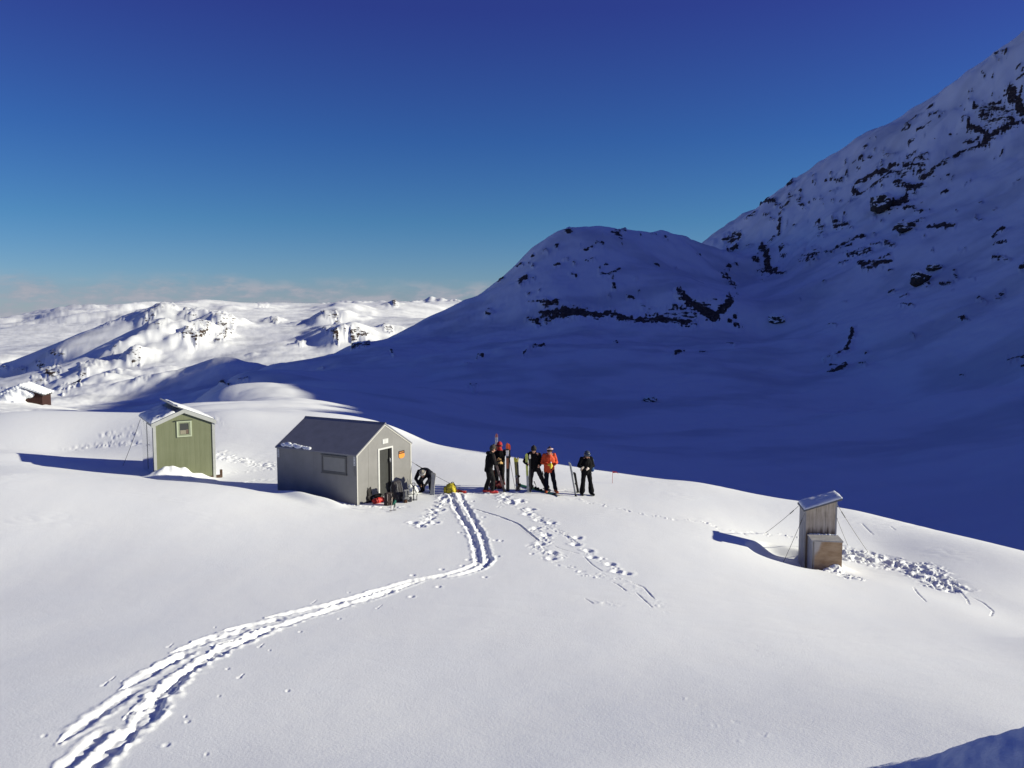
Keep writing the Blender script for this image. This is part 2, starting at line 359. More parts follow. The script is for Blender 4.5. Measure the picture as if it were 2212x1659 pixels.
# ------------------------------------------------------------------ bare rock and broken ground on the hills
zm = lambda pts: zz(.3087, 990.0, 443.8, pts)     # middle hill
zr = lambda pts: zz(.36014, 1519.0, 51.2, pts)    # right mountain
zv = lambda pts: zz(.42128, 1280.0, 597.4, pts)   # valley side
ze = lambda pts: zz(.2546, 290.0, 631.5, pts)     # far hill
zf = lambda pts: zz(.463, 0.0, 580.0, pts)        # far hill, left end
ROCKS = [
 # middle hill: the cliff band and what surrounds it
 (zm([(600,765),(700,755),(800,752),(900,775),(985,790)]),9,1),(zm([(640,790),(760,790),(900,790)]),6,1),(zm([(1030,765),(1090,775),(1180,812),(1250,828)]),7,1),(zm([(1250,825),(1330,815),(1400,812),(1500,828),(1610,838)]),8,1),
 (zm([(580,700),(640,710),(700,688)]),5,.9),(zm([(490,808),(530,835),(575,858)]),5,.9),(zm([(610,850),(660,820)]),4,.8),(zm([(700,830),(740,815)]),3,.7),(zm([(500,690),(560,665),(640,670)]),3,.55),
 (zm([(1540,640),(1600,680),(1650,705),(1720,760),(1770,790)]),8,1),(zm([(1770,790),(1830,745),(1870,710),(1900,650)]),8,1),(zm([(1500,800),(1560,780),(1620,810)]),13,.62),(zm([(1700,690),(1790,690)]),12,.5),(zm([(1690,720),(1750,730)]),8,.7),
 (zm([(1930,755),(1940,770)]),5,.9),(zm([(1900,800),(1970,845)]),6,.85),
 (zm([(430,545),(470,515)]),5,.95),(zm([(990,480),(1080,495),(1130,460)]),3,.95),(zm([(1085,510),(1080,530)]),3,.9),(zm([(1085,570),(1090,580)]),3,.8),(zm([(1080,180),(1130,200)]),4,.9),(zm([(1100,170),(1160,150)]),3,.7),(zm([(760,160),(790,165)]),3,.8),
 (zm([(880,298),(935,295)]),2.5,.9),(zm([(970,262),(1010,270)]),2.5,.8),(zm([(605,312),(612,316)]),3,.8),(zm([(690,262),(685,280)]),2.5,.8),(zm([(745,360),(770,362)]),2.5,.85),(zm([(890,378),(950,376)]),2.2,.85),(zm([(680,415),(700,402)]),2.2,.8),
 (zm([(795,460),(825,478)]),3,.85),(zm([(1375,412),(1400,418)]),3,.85),(zm([(1880,405),(1905,408)]),4,.9),(zm([(1935,380),(1955,390)]),4,.95),(zm([(1860,465),(1880,490)]),5,.75),(zm([(1910,540),(1930,560)]),5,.7),(zm([(1190,655),(1220,665)]),2.5,.8),(zm([(1260,685),(1330,740)]),5,.42),
 (zm([(455,1030),(490,995)]),3,.95),(zm([(520,990),(600,980)]),2.2,.8),(zm([(1510,1060),(1545,1045),(1575,1015)]),3,1),(zm([(1690,1020),(1725,1028)]),2.5,.9),(zm([(1890,978),(1935,984)]),3,.9),(zm([(40,1112),(80,1108)]),3,.85),(zm([(140,1055),(170,1048)]),2.5,.8),
 (zm([(60,1268),(130,1268)]),3,.8),(zm([(110,1300),(125,1310)]),3,.6),(zm([(1090,965),(1110,968)]),2.2,.85),(zm([(215,740),(205,760)]),5,.6),(zm([(285,540),(310,520)]),2.5,.8),(zm([(420,428),(440,420)]),2.5,.8),(zm([(515,355),(525,350)]),2.5,.7),
 # right mountain
 (zr([(1845,365),(1870,420),(1900,470),(1960,500)]),13,1),(zr([(1940,540),(1860,575),(1800,610),(1740,650),(1690,685)]),9,1),(zr([(1600,600),(1650,620),(1700,640)]),11,.95),(zr([(1680,500),(1760,480),(1820,520)]),16,.5),(zr([(1700,570),(1790,560)]),14,.5),(zr([(1620,490),(1650,475)]),5,.9),(zr([(1570,690),(1650,690)]),6,.7),(zr([(1560,560),(1590,555)]),5,.7),
 (zr([(1720,700),(1640,735),(1550,755),(1500,800),(1440,835),(1390,860),(1320,905)]),5,1),
 (zr([(920,930),(960,915),(1010,890),(1100,865)]),6,1),(zr([(910,985),(930,1000),(980,995),(1060,945),(1130,895)]),7,1),(zr([(900,960),(905,1000)]),5,1),(zr([(1150,945),(1240,965),(1310,945)]),9,1),(zr([(1120,840),(1165,830)]),4,.9),(zr([(1150,880),(1290,840)]),18,.5),(zr([(1230,780),(1270,770)]),4,.8),(zr([(1290,820),(1340,795)]),4,.75),(zr([(1140,760),(1080,740)]),7,.45),(zr([(1210,850),(1260,870)]),5,.85),
 (zr([(1075,1060),(1110,1075),(1160,1055),(1215,1020)]),11,1),(zr([(1210,1075),(1270,1070)]),6,.9),(zr([(1280,1100),(1315,1095)]),5,.9),(zr([(1340,930),(1400,910)]),7,.4),
 (zr([(1150,1200),(1170,1225),(1230,1210)]),6,.75),(zr([(1230,1220),(1280,1190),(1330,1160)]),5,.85),(zr([(1350,1225),(1430,1220),(1510,1205)]),5,1),(zr([(1390,1205),(1450,1205)]),4,1),
 (zr([(1220,580),(1250,550),(1285,525)]),5,1),(zr([(1290,622),(1330,605),(1365,588)]),4,.85),(zr([(1345,495),(1375,478)]),4,.8),(zr([(1195,622),(1245,602)]),3,.85),(zr([(1400,540),(1415,550)]),3,.8),(zr([(1220,690),(1270,670)]),4,.5),(zr([(1670,280),(1690,300)]),4,.9),(zr([(1730,300),(1745,285)]),3,.85),(zr([(1755,155),(1770,145)]),3,.8),(zr([(1795,155),(1805,150)]),3,.7),(zr([(1890,225),(1900,225)]),3,.7),(zr([(1890,300),(1925,290)]),5,.55),
 (zr([(925,840),(945,830)]),3,.9),(zr([(940,790),(955,785)]),4,.8),(zr([(860,860),(865,880)]),3,.7),(zr([(760,985),(810,955)]),4,.85),(zr([(580,1078),(605,1070)]),3.5,.8),(zr([(635,1040),(640,1060)]),3,.55),(zr([(510,1032),(540,1025)]),3,.85),(zr([(345,1072),(385,1062),(430,1045)]),3.5,.95),(zr([(260,1168),(285,1150),(312,1130)]),3.5,.9),(zr([(505,960),(545,930)]),3,.8),(zr([(1380,880),(1395,900)]),3,.4),
 (zr([(355,1318),(372,1350),(390,1400),(400,1440)]),9,1),(zr([(300,1390),(330,1400)]),7,.9),(zr([(345,1450),(430,1440)]),7,.75),(zr([(420,1445),(490,1455)]),4.5,.95),(zr([(340,1345),(350,1330)]),5,.8),(zr([(140,1290),(200,1250)]),6,.65),(zr([(460,1180),(455,1245)]),4,.75),(zr([(430,1255),(390,1300)]),3,.7),(zr([(460,1345),(500,1320)]),4,.7),(zr([(175,1325),(205,1310)]),3,.9),
 (zr([(600,1390),(680,1340)]),9,.52),(zr([(620,1395),(680,1380)]),3.5,.9),(zr([(620,1430),(660,1415)]),4,.6),(zr([(690,1200),(710,1260)]),9,.42),(zr([(790,1185),(860,1180)]),6,.75),(zr([(730,1360),(770,1365),(800,1330),(880,1290),(965,1262)]),5.5,.92),(zr([(835,1350),(890,1320)]),3.5,.9),(zr([(870,1395),(930,1375),(1000,1372)]),6,.8),(zr([(815,1450),(870,1438)]),4.5,.95),(zr([(940,1460),(990,1465),(1050,1440),(1120,1418)]),6,.72),(zr([(1090,1320),(1140,1345)]),5,.8),(zr([(1000,1328),(1060,1325)]),3,.85),
 (zr([(1265,1525),(1310,1520),(1350,1565)]),8,1),(zr([(1350,1450),(1390,1440),(1430,1460)]),6,.9),(zr([(1425,1582),(1490,1570)]),5,.75),(zr([(1505,1490),(1515,1540)]),4,.6),(zr([(1600,1540),(1615,1545)]),4,.7),(zr([(1735,1275),(1770,1245),(1805,1222)]),4,.95),(zr([(1750,1320),(1815,1308)]),4,.9),(zr([(1740,1410),(1790,1415),(1830,1430)]),5,.7),(zr([(1640,1158),(1675,1152)]),3.5,.9),(zr([(1430,985),(1470,978)]),3.5,.85),(zr([(1755,1650),(1800,1635)]),4,.8),(zr([(1905,1525),(1925,1515)]),4,.8),(zr([(1130,1460),(1115,1465)]),3,.7),(zr([(1180,1640),(1225,1625)]),2.5,.8),(zr([(1120,1580),(1150,1578)]),2.5,.7),(zr([(1530,1360),(1550,1355)]),4,.4),
 # valley side
 (zv([(1335,285),(1322,330),(1300,365)]),5,1),(zv([(1305,365),(1250,398),(1190,415)]),6,.95),(zv([(1215,450),(1250,465),(1300,468)]),3.5,1),(zv([(1205,500),(1250,490),(1295,480)]),5.5,1),(zv([(1362,472),(1398,474)]),2.5,1),(zv([(1575,165),(1640,172)]),3,.9),(zv([(1875,220),(1925,232)]),3,.95),(zv([(1975,135),(2020,142)]),2.5,.85),
 (zv([(2140,415),(2180,405),(2230,400)]),6,.9),(zv([(2195,448),(2230,445)]),3.5,.9),(zv([(1880,495),(1905,498)]),2.5,.85),(zv([(1208,248),(1245,256)]),2.5,.8),(zv([(1395,392),(1402,394)]),2.5,.8),(zv([(2080,105),(2110,90)]),3,.7),(zv([(1630,310),(1650,316)]),2.2,.6),(zv([(1010,605),(1100,607),(1220,600)]),1.6,.0),
 # shaded spur
 (zf([(1015,552),(1040,545),(1070,553)]),3,.85),(zf([(1110,525),(1155,523)]),2.5,.9),(zf([(1820,395),(1840,405)]),3.5,.85),(zf([(1490,462),(1510,465)]),2,.6),
 # far lit hill
 (ze([(420,410),(470,400),(510,430)]),7,.72),(ze([(520,330),(600,350),(640,330)]),9,.62),(ze([(560,420),(610,380)]),6,.7),(ze([(690,230),(740,300),(800,340)]),9,.62),(ze([(780,230),(830,280)]),8,.55),(ze([(690,410),(760,390),(840,320)]),3.5,.7),(ze([(710,425),(750,415)]),4,.7),
 (ze([(490,200),(540,180)]),6,.6),(ze([(460,230),(510,240)]),5,.5),(ze([(160,210),(200,170),(260,140),(330,140)]),8,.58),(ze([(110,280),(160,240)]),7,.55),(ze([(200,340),(270,310)]),6,.5),(ze([(1170,240),(1210,245)]),5,.62),(ze([(1610,255),(1660,240),(1740,280)]),5,.72),(ze([(1610,380),(1680,400),(1780,420)]),5,.6),(ze([(1850,430),(1970,425)]),5,.75),(ze([(1690,440),(1730,450)]),4,.8),(ze([(2130,320),(2180,340)]),5,.6),(ze([(2180,100),(2215,108)]),4,.9),(ze([(1390,445),(1420,445)]),3.5,.7),(ze([(0,590),(40,600)]),6,.6),(ze([(1060,100),(1120,105)]),4,.35),(ze([(450,160),(460,165)]),4,.7),
 (zf([(190,450),(230,500),(260,480)]),11,.55),(zf([(240,395),(290,400)]),8,.55),(zf([(220,490),(245,500)]),7,1),(zf([(160,520),(200,525)]),6,.6),(zf([(380,480),(420,450),(480,440)]),7,.5),(zf([(380,510),(400,500)]),5,.6),(zf([(530,395),(560,380)]),5,.5),(zf([(600,430),(650,420)]),6,.5),(zf([(280,570),(330,560),(380,550)]),5,.72),(zf([(480,530),(560,500)]),5,.4),(zf([(640,545),(700,520)]),4,.4),
 (zf([(0,455),(30,465)]),4,.6),(zf([(60,460),(130,470)]),2.5,.6),(zf([(20,560),(40,575)]),3,.4),
 # farther range
 (zf([(440,190),(480,180)]),4,.4),(zf([(90,250),(200,225),(330,215)]),6,.32),(zf([(240,260),(300,250)]),6,.35),(zf([(460,260),(520,250)]),5,.4),(zf([(560,220),(680,200)]),6,.33),(zf([(630,180),(660,175)]),4,.35),
]
_rf = random.Random(11)
_sky = [(1525,517),(1600,481),(1650,438),(1720,386),(1800,331),(1900,268),(1990,222),(2040,184),(2120,131),(2212,75)]
def _skyY(X): return float(np.interp(X, [p[0] for p in _sky], [p[1] for p in _sky]))
for _k in range(200):
    if _k < 165:
        X = _rf.uniform(1560, 2212); Y0 = _skyY(X); Y = Y0 + 8 + (abs(_rf.gauss(0, .42)) % 1) * (660 - Y0)
        if Y > 470 and X < 1720 and _rf.random() < .6: continue
        ang = R(_rf.gauss(-28, 16)); sc = .5 + .8 * (1 - (Y - Y0) / 600)
    else:
        X = _rf.uniform(1090, 1590); Y = _rf.uniform(500, 690); ang = R(_rf.gauss(5, 20)); sc = .6
        if Y < 620 - (X - 1090) * 1.1: continue
    ln = _rf.choice((2, 3, 4, 5, 7, 10)) * sc
    ROCKS.append(([(X, Y), (X + ln * math.cos(ang), Y + ln * math.sin(ang))], _rf.uniform(1.1, 2.6) * (.7 + .4 * sc), _rf.uniform(.62, .95)))
BUMPS = [  # (X, Y, radius m, height m) on the far hill, each an outcrop or rib that throws a shadow
    (478,700,19,13),(440,716,17,12),(412,734,13,10),(497,668,16,6),(462,688,12,6),(417,685,11,8),(354,710,13,9),(340,684,16,9),(356,668,12,6),(592,692,9,6),
    (722,694,24,13),(738,727,26,12),(772,737,18,8),(748,668,26,9),(705,712,16,7),(840,711,10,7),(723,744,8,5),(646,743,6,3.5),(848,658,10,6),(575,668,10,3),(640,664,30,-5),
    (302,772,11,7),(250,760,10,6),(278,780,9,6),(296,768,8,5),(185,807,9,6),(222,832,10,5),(240,812,8,5),(324,822,9,4),(160,795,10,5),(205,790,8,4),(130,830,8,4),(350,800,10,3.5),(270,812,8,4),
    (380,765,9,3),(350,745,9,4),(310,735,10,5),(280,748,9,5),(478,742,7,4),(545,768,4,2),
]

def relief_far(x, y, z, r):
    """broken ground and rock on the hills; returns height change and rock amount"""
    a = np.arctan2(x, y)
    d3 = np.stack([np.sin(a), np.cos(a)]); q = (z - ZC) / r
    # back to survey coordinates
    fy = np.cos(a); f = fy * CP - q * SP; u = fy * SP + q * CP
    X = (512 + FPX * np.sin(a) / f) / SC; Y = (384 - FPX * u / f) / SC
    rk = np.zeros_like(x)
    jx = 3.0 * gn(X / 9.0, Y / 7.0) + 1.5 * gn(X / 3.3 + 9, Y / 3.3); jy = 2.2 * gn(X / 8.0 + 50, Y / 6.0) + 1.2 * gn(X / 3.1, Y / 3.1 + 70)
    Xj, Yj = X + jx, Y + jy
    for pts, w, s in ROCKS:
        if pts[0][0] < 1010 and pts[0][1] < 860: s = s * .86 if s < .85 else s; w *= .66
        p = np.array(pts); e = w * 2 + 4
        m = (Xj > p[:, 0].min() - e) & (Xj < p[:, 0].max() + e) & (Yj > p[:, 1].min() - e) & (Yj < p[:, 1].max() + e) & (r > 70)
        ii = np.nonzero(m)[0]
        if not len(ii) or s <= 0: continue
        px, py = Xj[ii], Yj[ii]; best = np.full(len(ii), 1e9)
        for k in range(len(p) - 1):
            (ax, ay), (bx, by) = p[k], p[k + 1]; ux, uy = bx - ax, by - ay; L2 = ux * ux + uy * uy + 1e-9
            t = np.clip(((px - ax) * ux + (py - ay) * uy) / L2, 0, 1)
            best = np.minimum(best, np.hypot(px - ax - t * ux, py - ay - t * uy))
        rk[ii] = np.maximum(rk[ii], s * (1 - sst(.1 if s > .8 else .75, 1.5, best / (w * np.where(X[ii] < 1610, 1.65, 1.1) * (.85 + .6 * gn(X[ii] / 6.0 + 3, Y[ii] / 5.0))))))
    d = np.zeros_like(x)
    for X0, Y0, rad, h in BUMPS:
        cx, cy = hit(X0, Y0)
        m = (np.abs(x - cx) < rad * 3) & (np.abs(y - cy) < rad * 4); ii = np.nonzero(m)[0]
        e = np.hypot((x[ii] - cx), (y[ii] - cy) * .75) / rad + .3 * gn(x[ii] / (rad * .6), y[ii] / (rad * .6))
        d[ii] += (.6 if h >= 9 else .5) * h * (1 - sst(.1, 1.45, e))
    fade = sst(48, 110, r)
    far = sst(420, 600, r)
    # wind-shaped snow
    d += fade * (2.0 * gn(x / 34 + 5, y / 46) + .85 * gn(x / 13, y / 15 + 3) + .22 * fbm(x / 5, y / 5, 3)) * (1 - far * .5) * (.35 + .65 * sst(120, 230, r))
    d += sst(60, 80, r) * (1 - sst(240, 300, r)) * .42 * np.abs(gn((x + .4 * y) / 16 + .5 * gn(x / 20, y / 20), (y - .25 * x) / 5.5))
    # rougher where rock shows
    rough = np.clip(rk * 1.4, 0, 1)
    strata = np.abs(gn(x / 7 + .6 * gn(x / 15, y / 15), y / 9 + (z + d) / 6.0)) + .5 * np.abs(gn(x / 3, y / 3 + z / 2.5))
    d += rough * np.minimum(r, 480) * (.0042 * (strata - .3) + .0015)
    rm = sst(.1, .5, gn(x / 60 + 20, y / 60))
    d += far * (1 - sst(1400, 1800, r)) * (.9 * np.abs(gn(x / 16, y / 16)) * rm + 1.0 * gn(x / 55, y / 70))
    ff = sst(2500, 3000, r)
    d += ff * (1 - sst(5000, 5600, r)) * (34 * (np.abs(gn(x / 420, y / 420)) - .25) + 16 * np.abs(gn(x / 170, y / 170)) + 6 * np.abs(gn(x / 60, y / 60)) - 8)
    d += sst(5600, 6000, r) * 30 * np.abs(gn(x / 90, y / 90))
    rg = sst(300, 360, r) * (1 - sst(520, 650, r)) * sst(.0, .2, a)
    d += rg * (-1.6 + 1.6 * fbm(x / 17, y / 17 + 30, 3) + 2.2 * sst(.2, .7, gn(x / 21 + 9, y / 21)) * np.abs(gn(x / 6, y / 6)))
    # scattered stones on the right mountain and the middle hill
    mm = sst(230, 300, r) * (1 - sst(450, 520, r)) * sst(-.05, .25, a)
    st = gn(x / 2.6, y / 2.6) * .6 + gn(x / 23, y / 19 + 4) * .5
    rk = np.maximum(rk, mm * .62 * sst(.62, .78, st))
    return d, np.clip(rk, 0, 1)

# ------------------------------------------------------------------ land mesh: rings round the camera, fine where the photograph looks
_da = R(.0575)
_core = np.arange(-int(R(33.4) / _da), int(R(33.4) / _da) + 1) * _da
_out = [_core[-1]]; _st = _da
while _out[-1] < math.pi - .05:
    _st = min(_st * 1.12, R(4)); _out.append(_out[-1] + _st)
_out = np.array(_out[1:]); _out = _core[-1] + (_out - _core[-1]) * ((math.pi - .03 - _core[-1]) / (_out[-1] - _core[-1]))
AZ = np.concatenate([-_out[::-1], _core, _out])
RR = np.concatenate([np.arange(.5, 2.4, .4), np.arange(2.4, 7, .05), np.arange(7, 44, .043)])
RNEAR = len(RR)
_far = [44.0]
while _far[-1] < 9500:
    g = .0042 if _far[-1] < 480 else (.0055 if _far[-1] < 1300 else .012)
    _far.append(_far[-1] * (1 + g))
RR = np.concatenate([RR, _far])

def build_land():
    AA, RG = np.meshgrid(AZ, RR, indexing='ij')
    x = (RG * np.sin(AA)); y = (RG * np.cos(AA))
    z = np.empty_like(x)
    for i in range(0, len(AZ), 40):
        z[i:i + 40] = zland(x[i:i + 40], y[i:i + 40])
    rk = np.zeros_like(x)
    k = RNEAR + 60
    xs, ys = x[:, :k].ravel(), y[:, :k].ravel(); rs = RG[:, :k].ravel()
    d = relief_near(xs, ys, rs) * (1 - sst(44, 52, rs))
    d = add_marks(xs, ys, d)
    z[:, :k] += d.reshape(-1, k)
    k = RNEAR - 1
    zs = z[:, k:].ravel()
    d, kk = relief_far(x[:, k:].ravel(), y[:, k:].ravel(), zs, RG[:, k:].ravel())
    z[:, k:] += d.reshape(len(AZ), -1); rk[:, k:] = kk.reshape(len(AZ), -1)
    return x, y, z, rk

LX, LY, LZ, LR = build_land()

def ground(x, y):
    """height of the finished snow surface under a point"""
    r = math.hypot(x, y); a = math.atan2(x, y)
    i = int(np.clip(np.searchsorted(AZ, a) - 1, 0, len(AZ) - 2)); j = int(np.clip(np.searchsorted(RR, r) - 1, 0, len(RR) - 2))
    u = (a - AZ[i]) / (AZ[i + 1] - AZ[i]); v = (r - RR[j]) / (RR[j + 1] - RR[j])
    return float((LZ[i, j] * (1 - u) + LZ[i + 1, j] * u) * (1 - v) + (LZ[i, j + 1] * (1 - u) + LZ[i + 1, j + 1] * u) * v)

def land_mesh(name, j0, j1, mat):
    x, y, z, rk = (t[:, j0:j1] for t in (LX, LY, LZ, LR))
    na, nr = x.shape
    me = bpy.data.meshes.new(name)
    co = np.stack([x.ravel(), y.ravel(), z.ravel()], 1).astype(np.float32)
    ia, ir = np.meshgrid(np.arange(na), np.arange(nr - 1), indexing='ij')
    ib = (ia + 1) % na
    f = np.stack([ia * nr + ir, ia * nr + ir + 1, ib * nr + ir + 1, ib * nr + ir], -1).reshape(-1, 4).astype(np.int32)
    if j0 == 0:
        co = np.concatenate([co, np.array([[0, 0, float(z[:, 0].mean())]], np.float32)])
    me.vertices.add(len(co)); me.vertices.foreach_set('co', co.ravel())
    tri = None
    nq = len(f)
    loops = f.ravel(); starts = np.arange(nq, dtype=np.int32) * 4
    if j0 == 0:
        c = len(co) - 1
        tri = np.array([[c, i * nr, ((i + 1) % na) * nr] for i in range(na)], np.int32)
        starts = np.concatenate([starts, nq * 4 + np.arange(na, dtype=np.int32) * 3]); loops = np.concatenate([loops, tri.ravel()])
    me.loops.add(len(loops)); me.loops.foreach_set('vertex_index', loops.astype(np.int32))
    me.polygons.add(len(starts)); me.polygons.foreach_set('loop_start', starts)
    me.polygons.foreach_set('use_smooth', np.ones(len(starts), bool))
    me.update(calc_edges=True)
    at = me.attributes.new('rock', 'FLOAT', 'POINT')
    rr = rk.ravel().astype(np.float32)
    if j0 == 0: rr = np.concatenate([rr, np.zeros(1, np.float32)])
    at.data.foreach_set('value', rr)
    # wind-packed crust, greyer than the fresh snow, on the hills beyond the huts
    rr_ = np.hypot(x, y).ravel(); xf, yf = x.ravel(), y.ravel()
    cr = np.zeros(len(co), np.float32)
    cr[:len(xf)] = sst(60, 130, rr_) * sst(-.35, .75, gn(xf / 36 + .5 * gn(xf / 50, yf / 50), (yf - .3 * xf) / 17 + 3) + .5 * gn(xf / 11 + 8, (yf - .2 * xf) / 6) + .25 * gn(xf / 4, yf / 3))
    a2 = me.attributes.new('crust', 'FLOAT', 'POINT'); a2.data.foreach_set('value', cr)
    me.materials.append(mat)
    o = bpy.data.objects.new(name, me); COL.objects.link(o); o['kind'] = 'structure'
    return o

# ------------------------------------------------------------------ materials
def nodes(name):
    m = bpy.data.materials.new(name); m.use_nodes = True
    nt = m.node_tree; nt.nodes.clear()
    out = nt.nodes.new('ShaderNodeOutputMaterial'); b = nt.nodes.new('ShaderNodeBsdfPrincipled')
    nt.links.new(b.outputs[0], out.inputs[0])
    return m, nt, b

def nd(nt, typ, **kw):
    n = nt.nodes.new(typ)
    for k, v in kw.items():
        if k.startswith('i_'):
            n.inputs[k[2:].replace('_', ' ')].default_value = v
        else: setattr(n, k, v)
    return n

def mth(nt, op, a, b=None, c=None, clamp=False):
    n = nt.nodes.new('ShaderNodeMath'); n.operation = op; n.use_clamp = clamp
    for i, v in enumerate((a, b, c)):
        if v is None: continue
        if isinstance(v, (int, float)): n.inputs[i].default_value = v
        else: nt.links.new(v, n.inputs[i])
    return n.outputs[0]

def ramp(nt, fac, stops):
    n = nt.nodes.new('ShaderNodeValToRGB'); e = n.color_ramp.elements
    while len(e) < len(stops): e.new(.5)
    for i, (p, c) in enumerate(stops):
        e[i].position = p; e[i].color = (*c, 1)
    nt.links.new(fac, n.inputs[0]); return n.outputs[0]

SNOW = (.80, .82, .84)

def land_material():
    m, nt, b = nodes('snow_and_rock'); L = nt.links.new
    tc = nd(nt, 'ShaderNodeTexCoord'); at = nd(nt, 'ShaderNodeAttribute', attribute_name='rock')
    geo = nd(nt, 'ShaderNodeNewGeometry')
    n1 = nd(nt, 'ShaderNodeTexNoise', i_Scale=.40, i_Detail=9.0, i_Roughness=.75); L(tc.outputs['Object'], n1.inputs['Vector'])
    mp = nd(nt, 'ShaderNodeMapping'); mp.inputs['Rotation'].default_value = (0, R(-24), 0); mp.inputs['Scale'].default_value = (.14, .14, .95)
    L(tc.outputs['Object'], mp.inputs['Vector'])
    n2 = nd(nt, 'ShaderNodeTexNoise', i_Scale=1.0, i_Detail=6.0, i_Roughness=.6); L(mp.outputs[0], n2.inputs['Vector'])
    mix = mth(nt, 'ADD', mth(nt, 'MULTIPLY', n1.outputs['Fac'], .55), mth(nt, 'MULTIPLY', n2.outputs['Fac'], .45))
    v = mth(nt, 'ADD', at.outputs['Fac'], mth(nt, 'MULTIPLY', mth(nt, 'SUBTRACT', mix, .52), 3.4))
    # snow lies on the ledges that face up
    nz = nd(nt, 'ShaderNodeSeparateXYZ'); L(geo.outputs['Normal'], nz.inputs[0])
    v = mth(nt, 'SUBTRACT', v, mth(nt, 'MULTIPLY', mth(nt, 'SUBTRACT', nz.outputs['Z'], .80), .8))
    fac = nd(nt, 'ShaderNodeMapRange', interpolation_type='SMOOTHSTEP'); fac.inputs['From Min'].default_value = .50; fac.inputs['From Max'].default_value = .60
    L(v, fac.inputs['Value'])
    gate = mth(nt, 'MULTIPLY', fac.outputs[0], mth(nt, 'MULTIPLY', at.outputs['Fac'], 6, clamp=True), clamp=True)
    n3 = nd(nt, 'ShaderNodeTexNoise', i_Scale=.9, i_Detail=6.0, i_Roughness=.7); L(tc.outputs['Object'], n3.inputs['Vector'])
    rc = ramp(nt, n3.outputs['Fac'], [(.3, (.020, .013, .010)), (.5, (.062, .042, .032)), (.70, (.15, .112, .085))])
    n4 = nd(nt, 'ShaderNodeTexNoise', i_Scale=.6, i_Detail=3.0); L(tc.outputs['Object'], n4.inputs['Vector'])
    scol = ramp(nt, n4.outputs['Fac'], [(.3, (.84, .853, .875)), (.7, (.855, .862, .872))])
    cm = nd(nt, 'ShaderNodeMix', data_type='RGBA'); L(gate, cm.inputs[0]); L(scol, cm.inputs[6]); L(rc, cm.inputs[7])
    pass
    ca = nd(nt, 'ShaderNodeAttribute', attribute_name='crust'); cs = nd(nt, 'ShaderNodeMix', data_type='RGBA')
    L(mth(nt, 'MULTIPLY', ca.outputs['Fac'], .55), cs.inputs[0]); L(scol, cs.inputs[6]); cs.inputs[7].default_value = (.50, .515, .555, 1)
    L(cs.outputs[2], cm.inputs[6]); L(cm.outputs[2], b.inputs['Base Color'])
    b.inputs['Roughness'].default_value = .75; b.inputs['Specular IOR Level'].default_value = .25
    # grain of the snow
    g1 = nd(nt, 'ShaderNodeTexNoise', i_Scale=26.0, i_Detail=4.0, i_Roughness=.65); L(tc.outputs['Object'], g1.inputs['Vector'])
    g2 = nd(nt, 'ShaderNodeTexNoise', i_Scale=3.2, i_Detail=3.0, i_Roughness=.5); L(tc.outputs['Object'], g2.inputs['Vector'])
    hgt = mth(nt, 'ADD', mth(nt, 'MULTIPLY', g1.outputs['Fac'], .009), mth(nt, 'MULTIPLY', g2.outputs['Fac'], .010))
    bp = nd(nt, 'ShaderNodeBump', i_Strength=.55, i_Distance=1.0); L(hgt, bp.inputs['Height'])
    rb = nd(nt, 'ShaderNodeBump', i_Strength=.8, i_Distance=1.2); L(mth(nt, 'MULTIPLY', mix, gate), rb.inputs['Height']); L(bp.outputs[0], rb.inputs['Normal'])
    L(rb.outputs[0], b.inputs['Normal'])
    return m

MLAND = land_material()
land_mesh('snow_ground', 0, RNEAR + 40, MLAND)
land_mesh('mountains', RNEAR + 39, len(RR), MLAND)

# ------------------------------------------------------------------ sky, sun, camera
w = bpy.data.worlds.new('World'); scene.world = w; w.use_nodes = True
nt = w.node_tree; nt.nodes.clear()
wo = nt.nodes.new('ShaderNodeOutputWorld'); bg = nt.nodes.new('ShaderNodeBackground'); nt.links.new(bg.outputs[0], wo.inputs[0])
sky = nt.nodes.new('ShaderNodeTexSky'); sky.sky_type = 'NISHITA'; sky.sun_disc = False
sky.sun_elevation = SUN_EL
sky.sun_rotation = math.pi / 2 - SUN_AZ
sky.altitude = 1400; sky.air_density = 1.0; sky.dust_density = .15; sky.ozone_density = 5.0
bg.inputs['Strength'].default_value = SKY_STRENGTH = .09
hs = nt.nodes.new('ShaderNodeHueSaturation'); hs.inputs['Saturation'].default_value = 1.0; hs.inputs['Value'].default_value = 1.73
tc = nt.nodes.new('ShaderNodeTexCoord'); sp = nt.nodes.new('ShaderNodeSeparateXYZ'); nt.links.new(tc.outputs['Generated'], sp.inputs[0])
tint = ramp(nt, sp.outputs['Z'], [(0.0, (.27, .30, .375)), (.10, (.158, .261, .339)), (.19, (.124, .204, .346)), (.32, (.148, .130, .325)), (.6, (.24, .175, .37)), (1.0, (.24, .175, .37))])
tm = nd(nt, 'ShaderNodeMix', data_type='RGBA', blend_type='MULTIPLY'); tm.inputs[0].default_value = 1
nt.links.new(sky.outputs[0], tm.inputs[6]); nt.links.new(tint, tm.inputs[7])
nt.links.new(tm.outputs[2], hs.inputs['Color'])
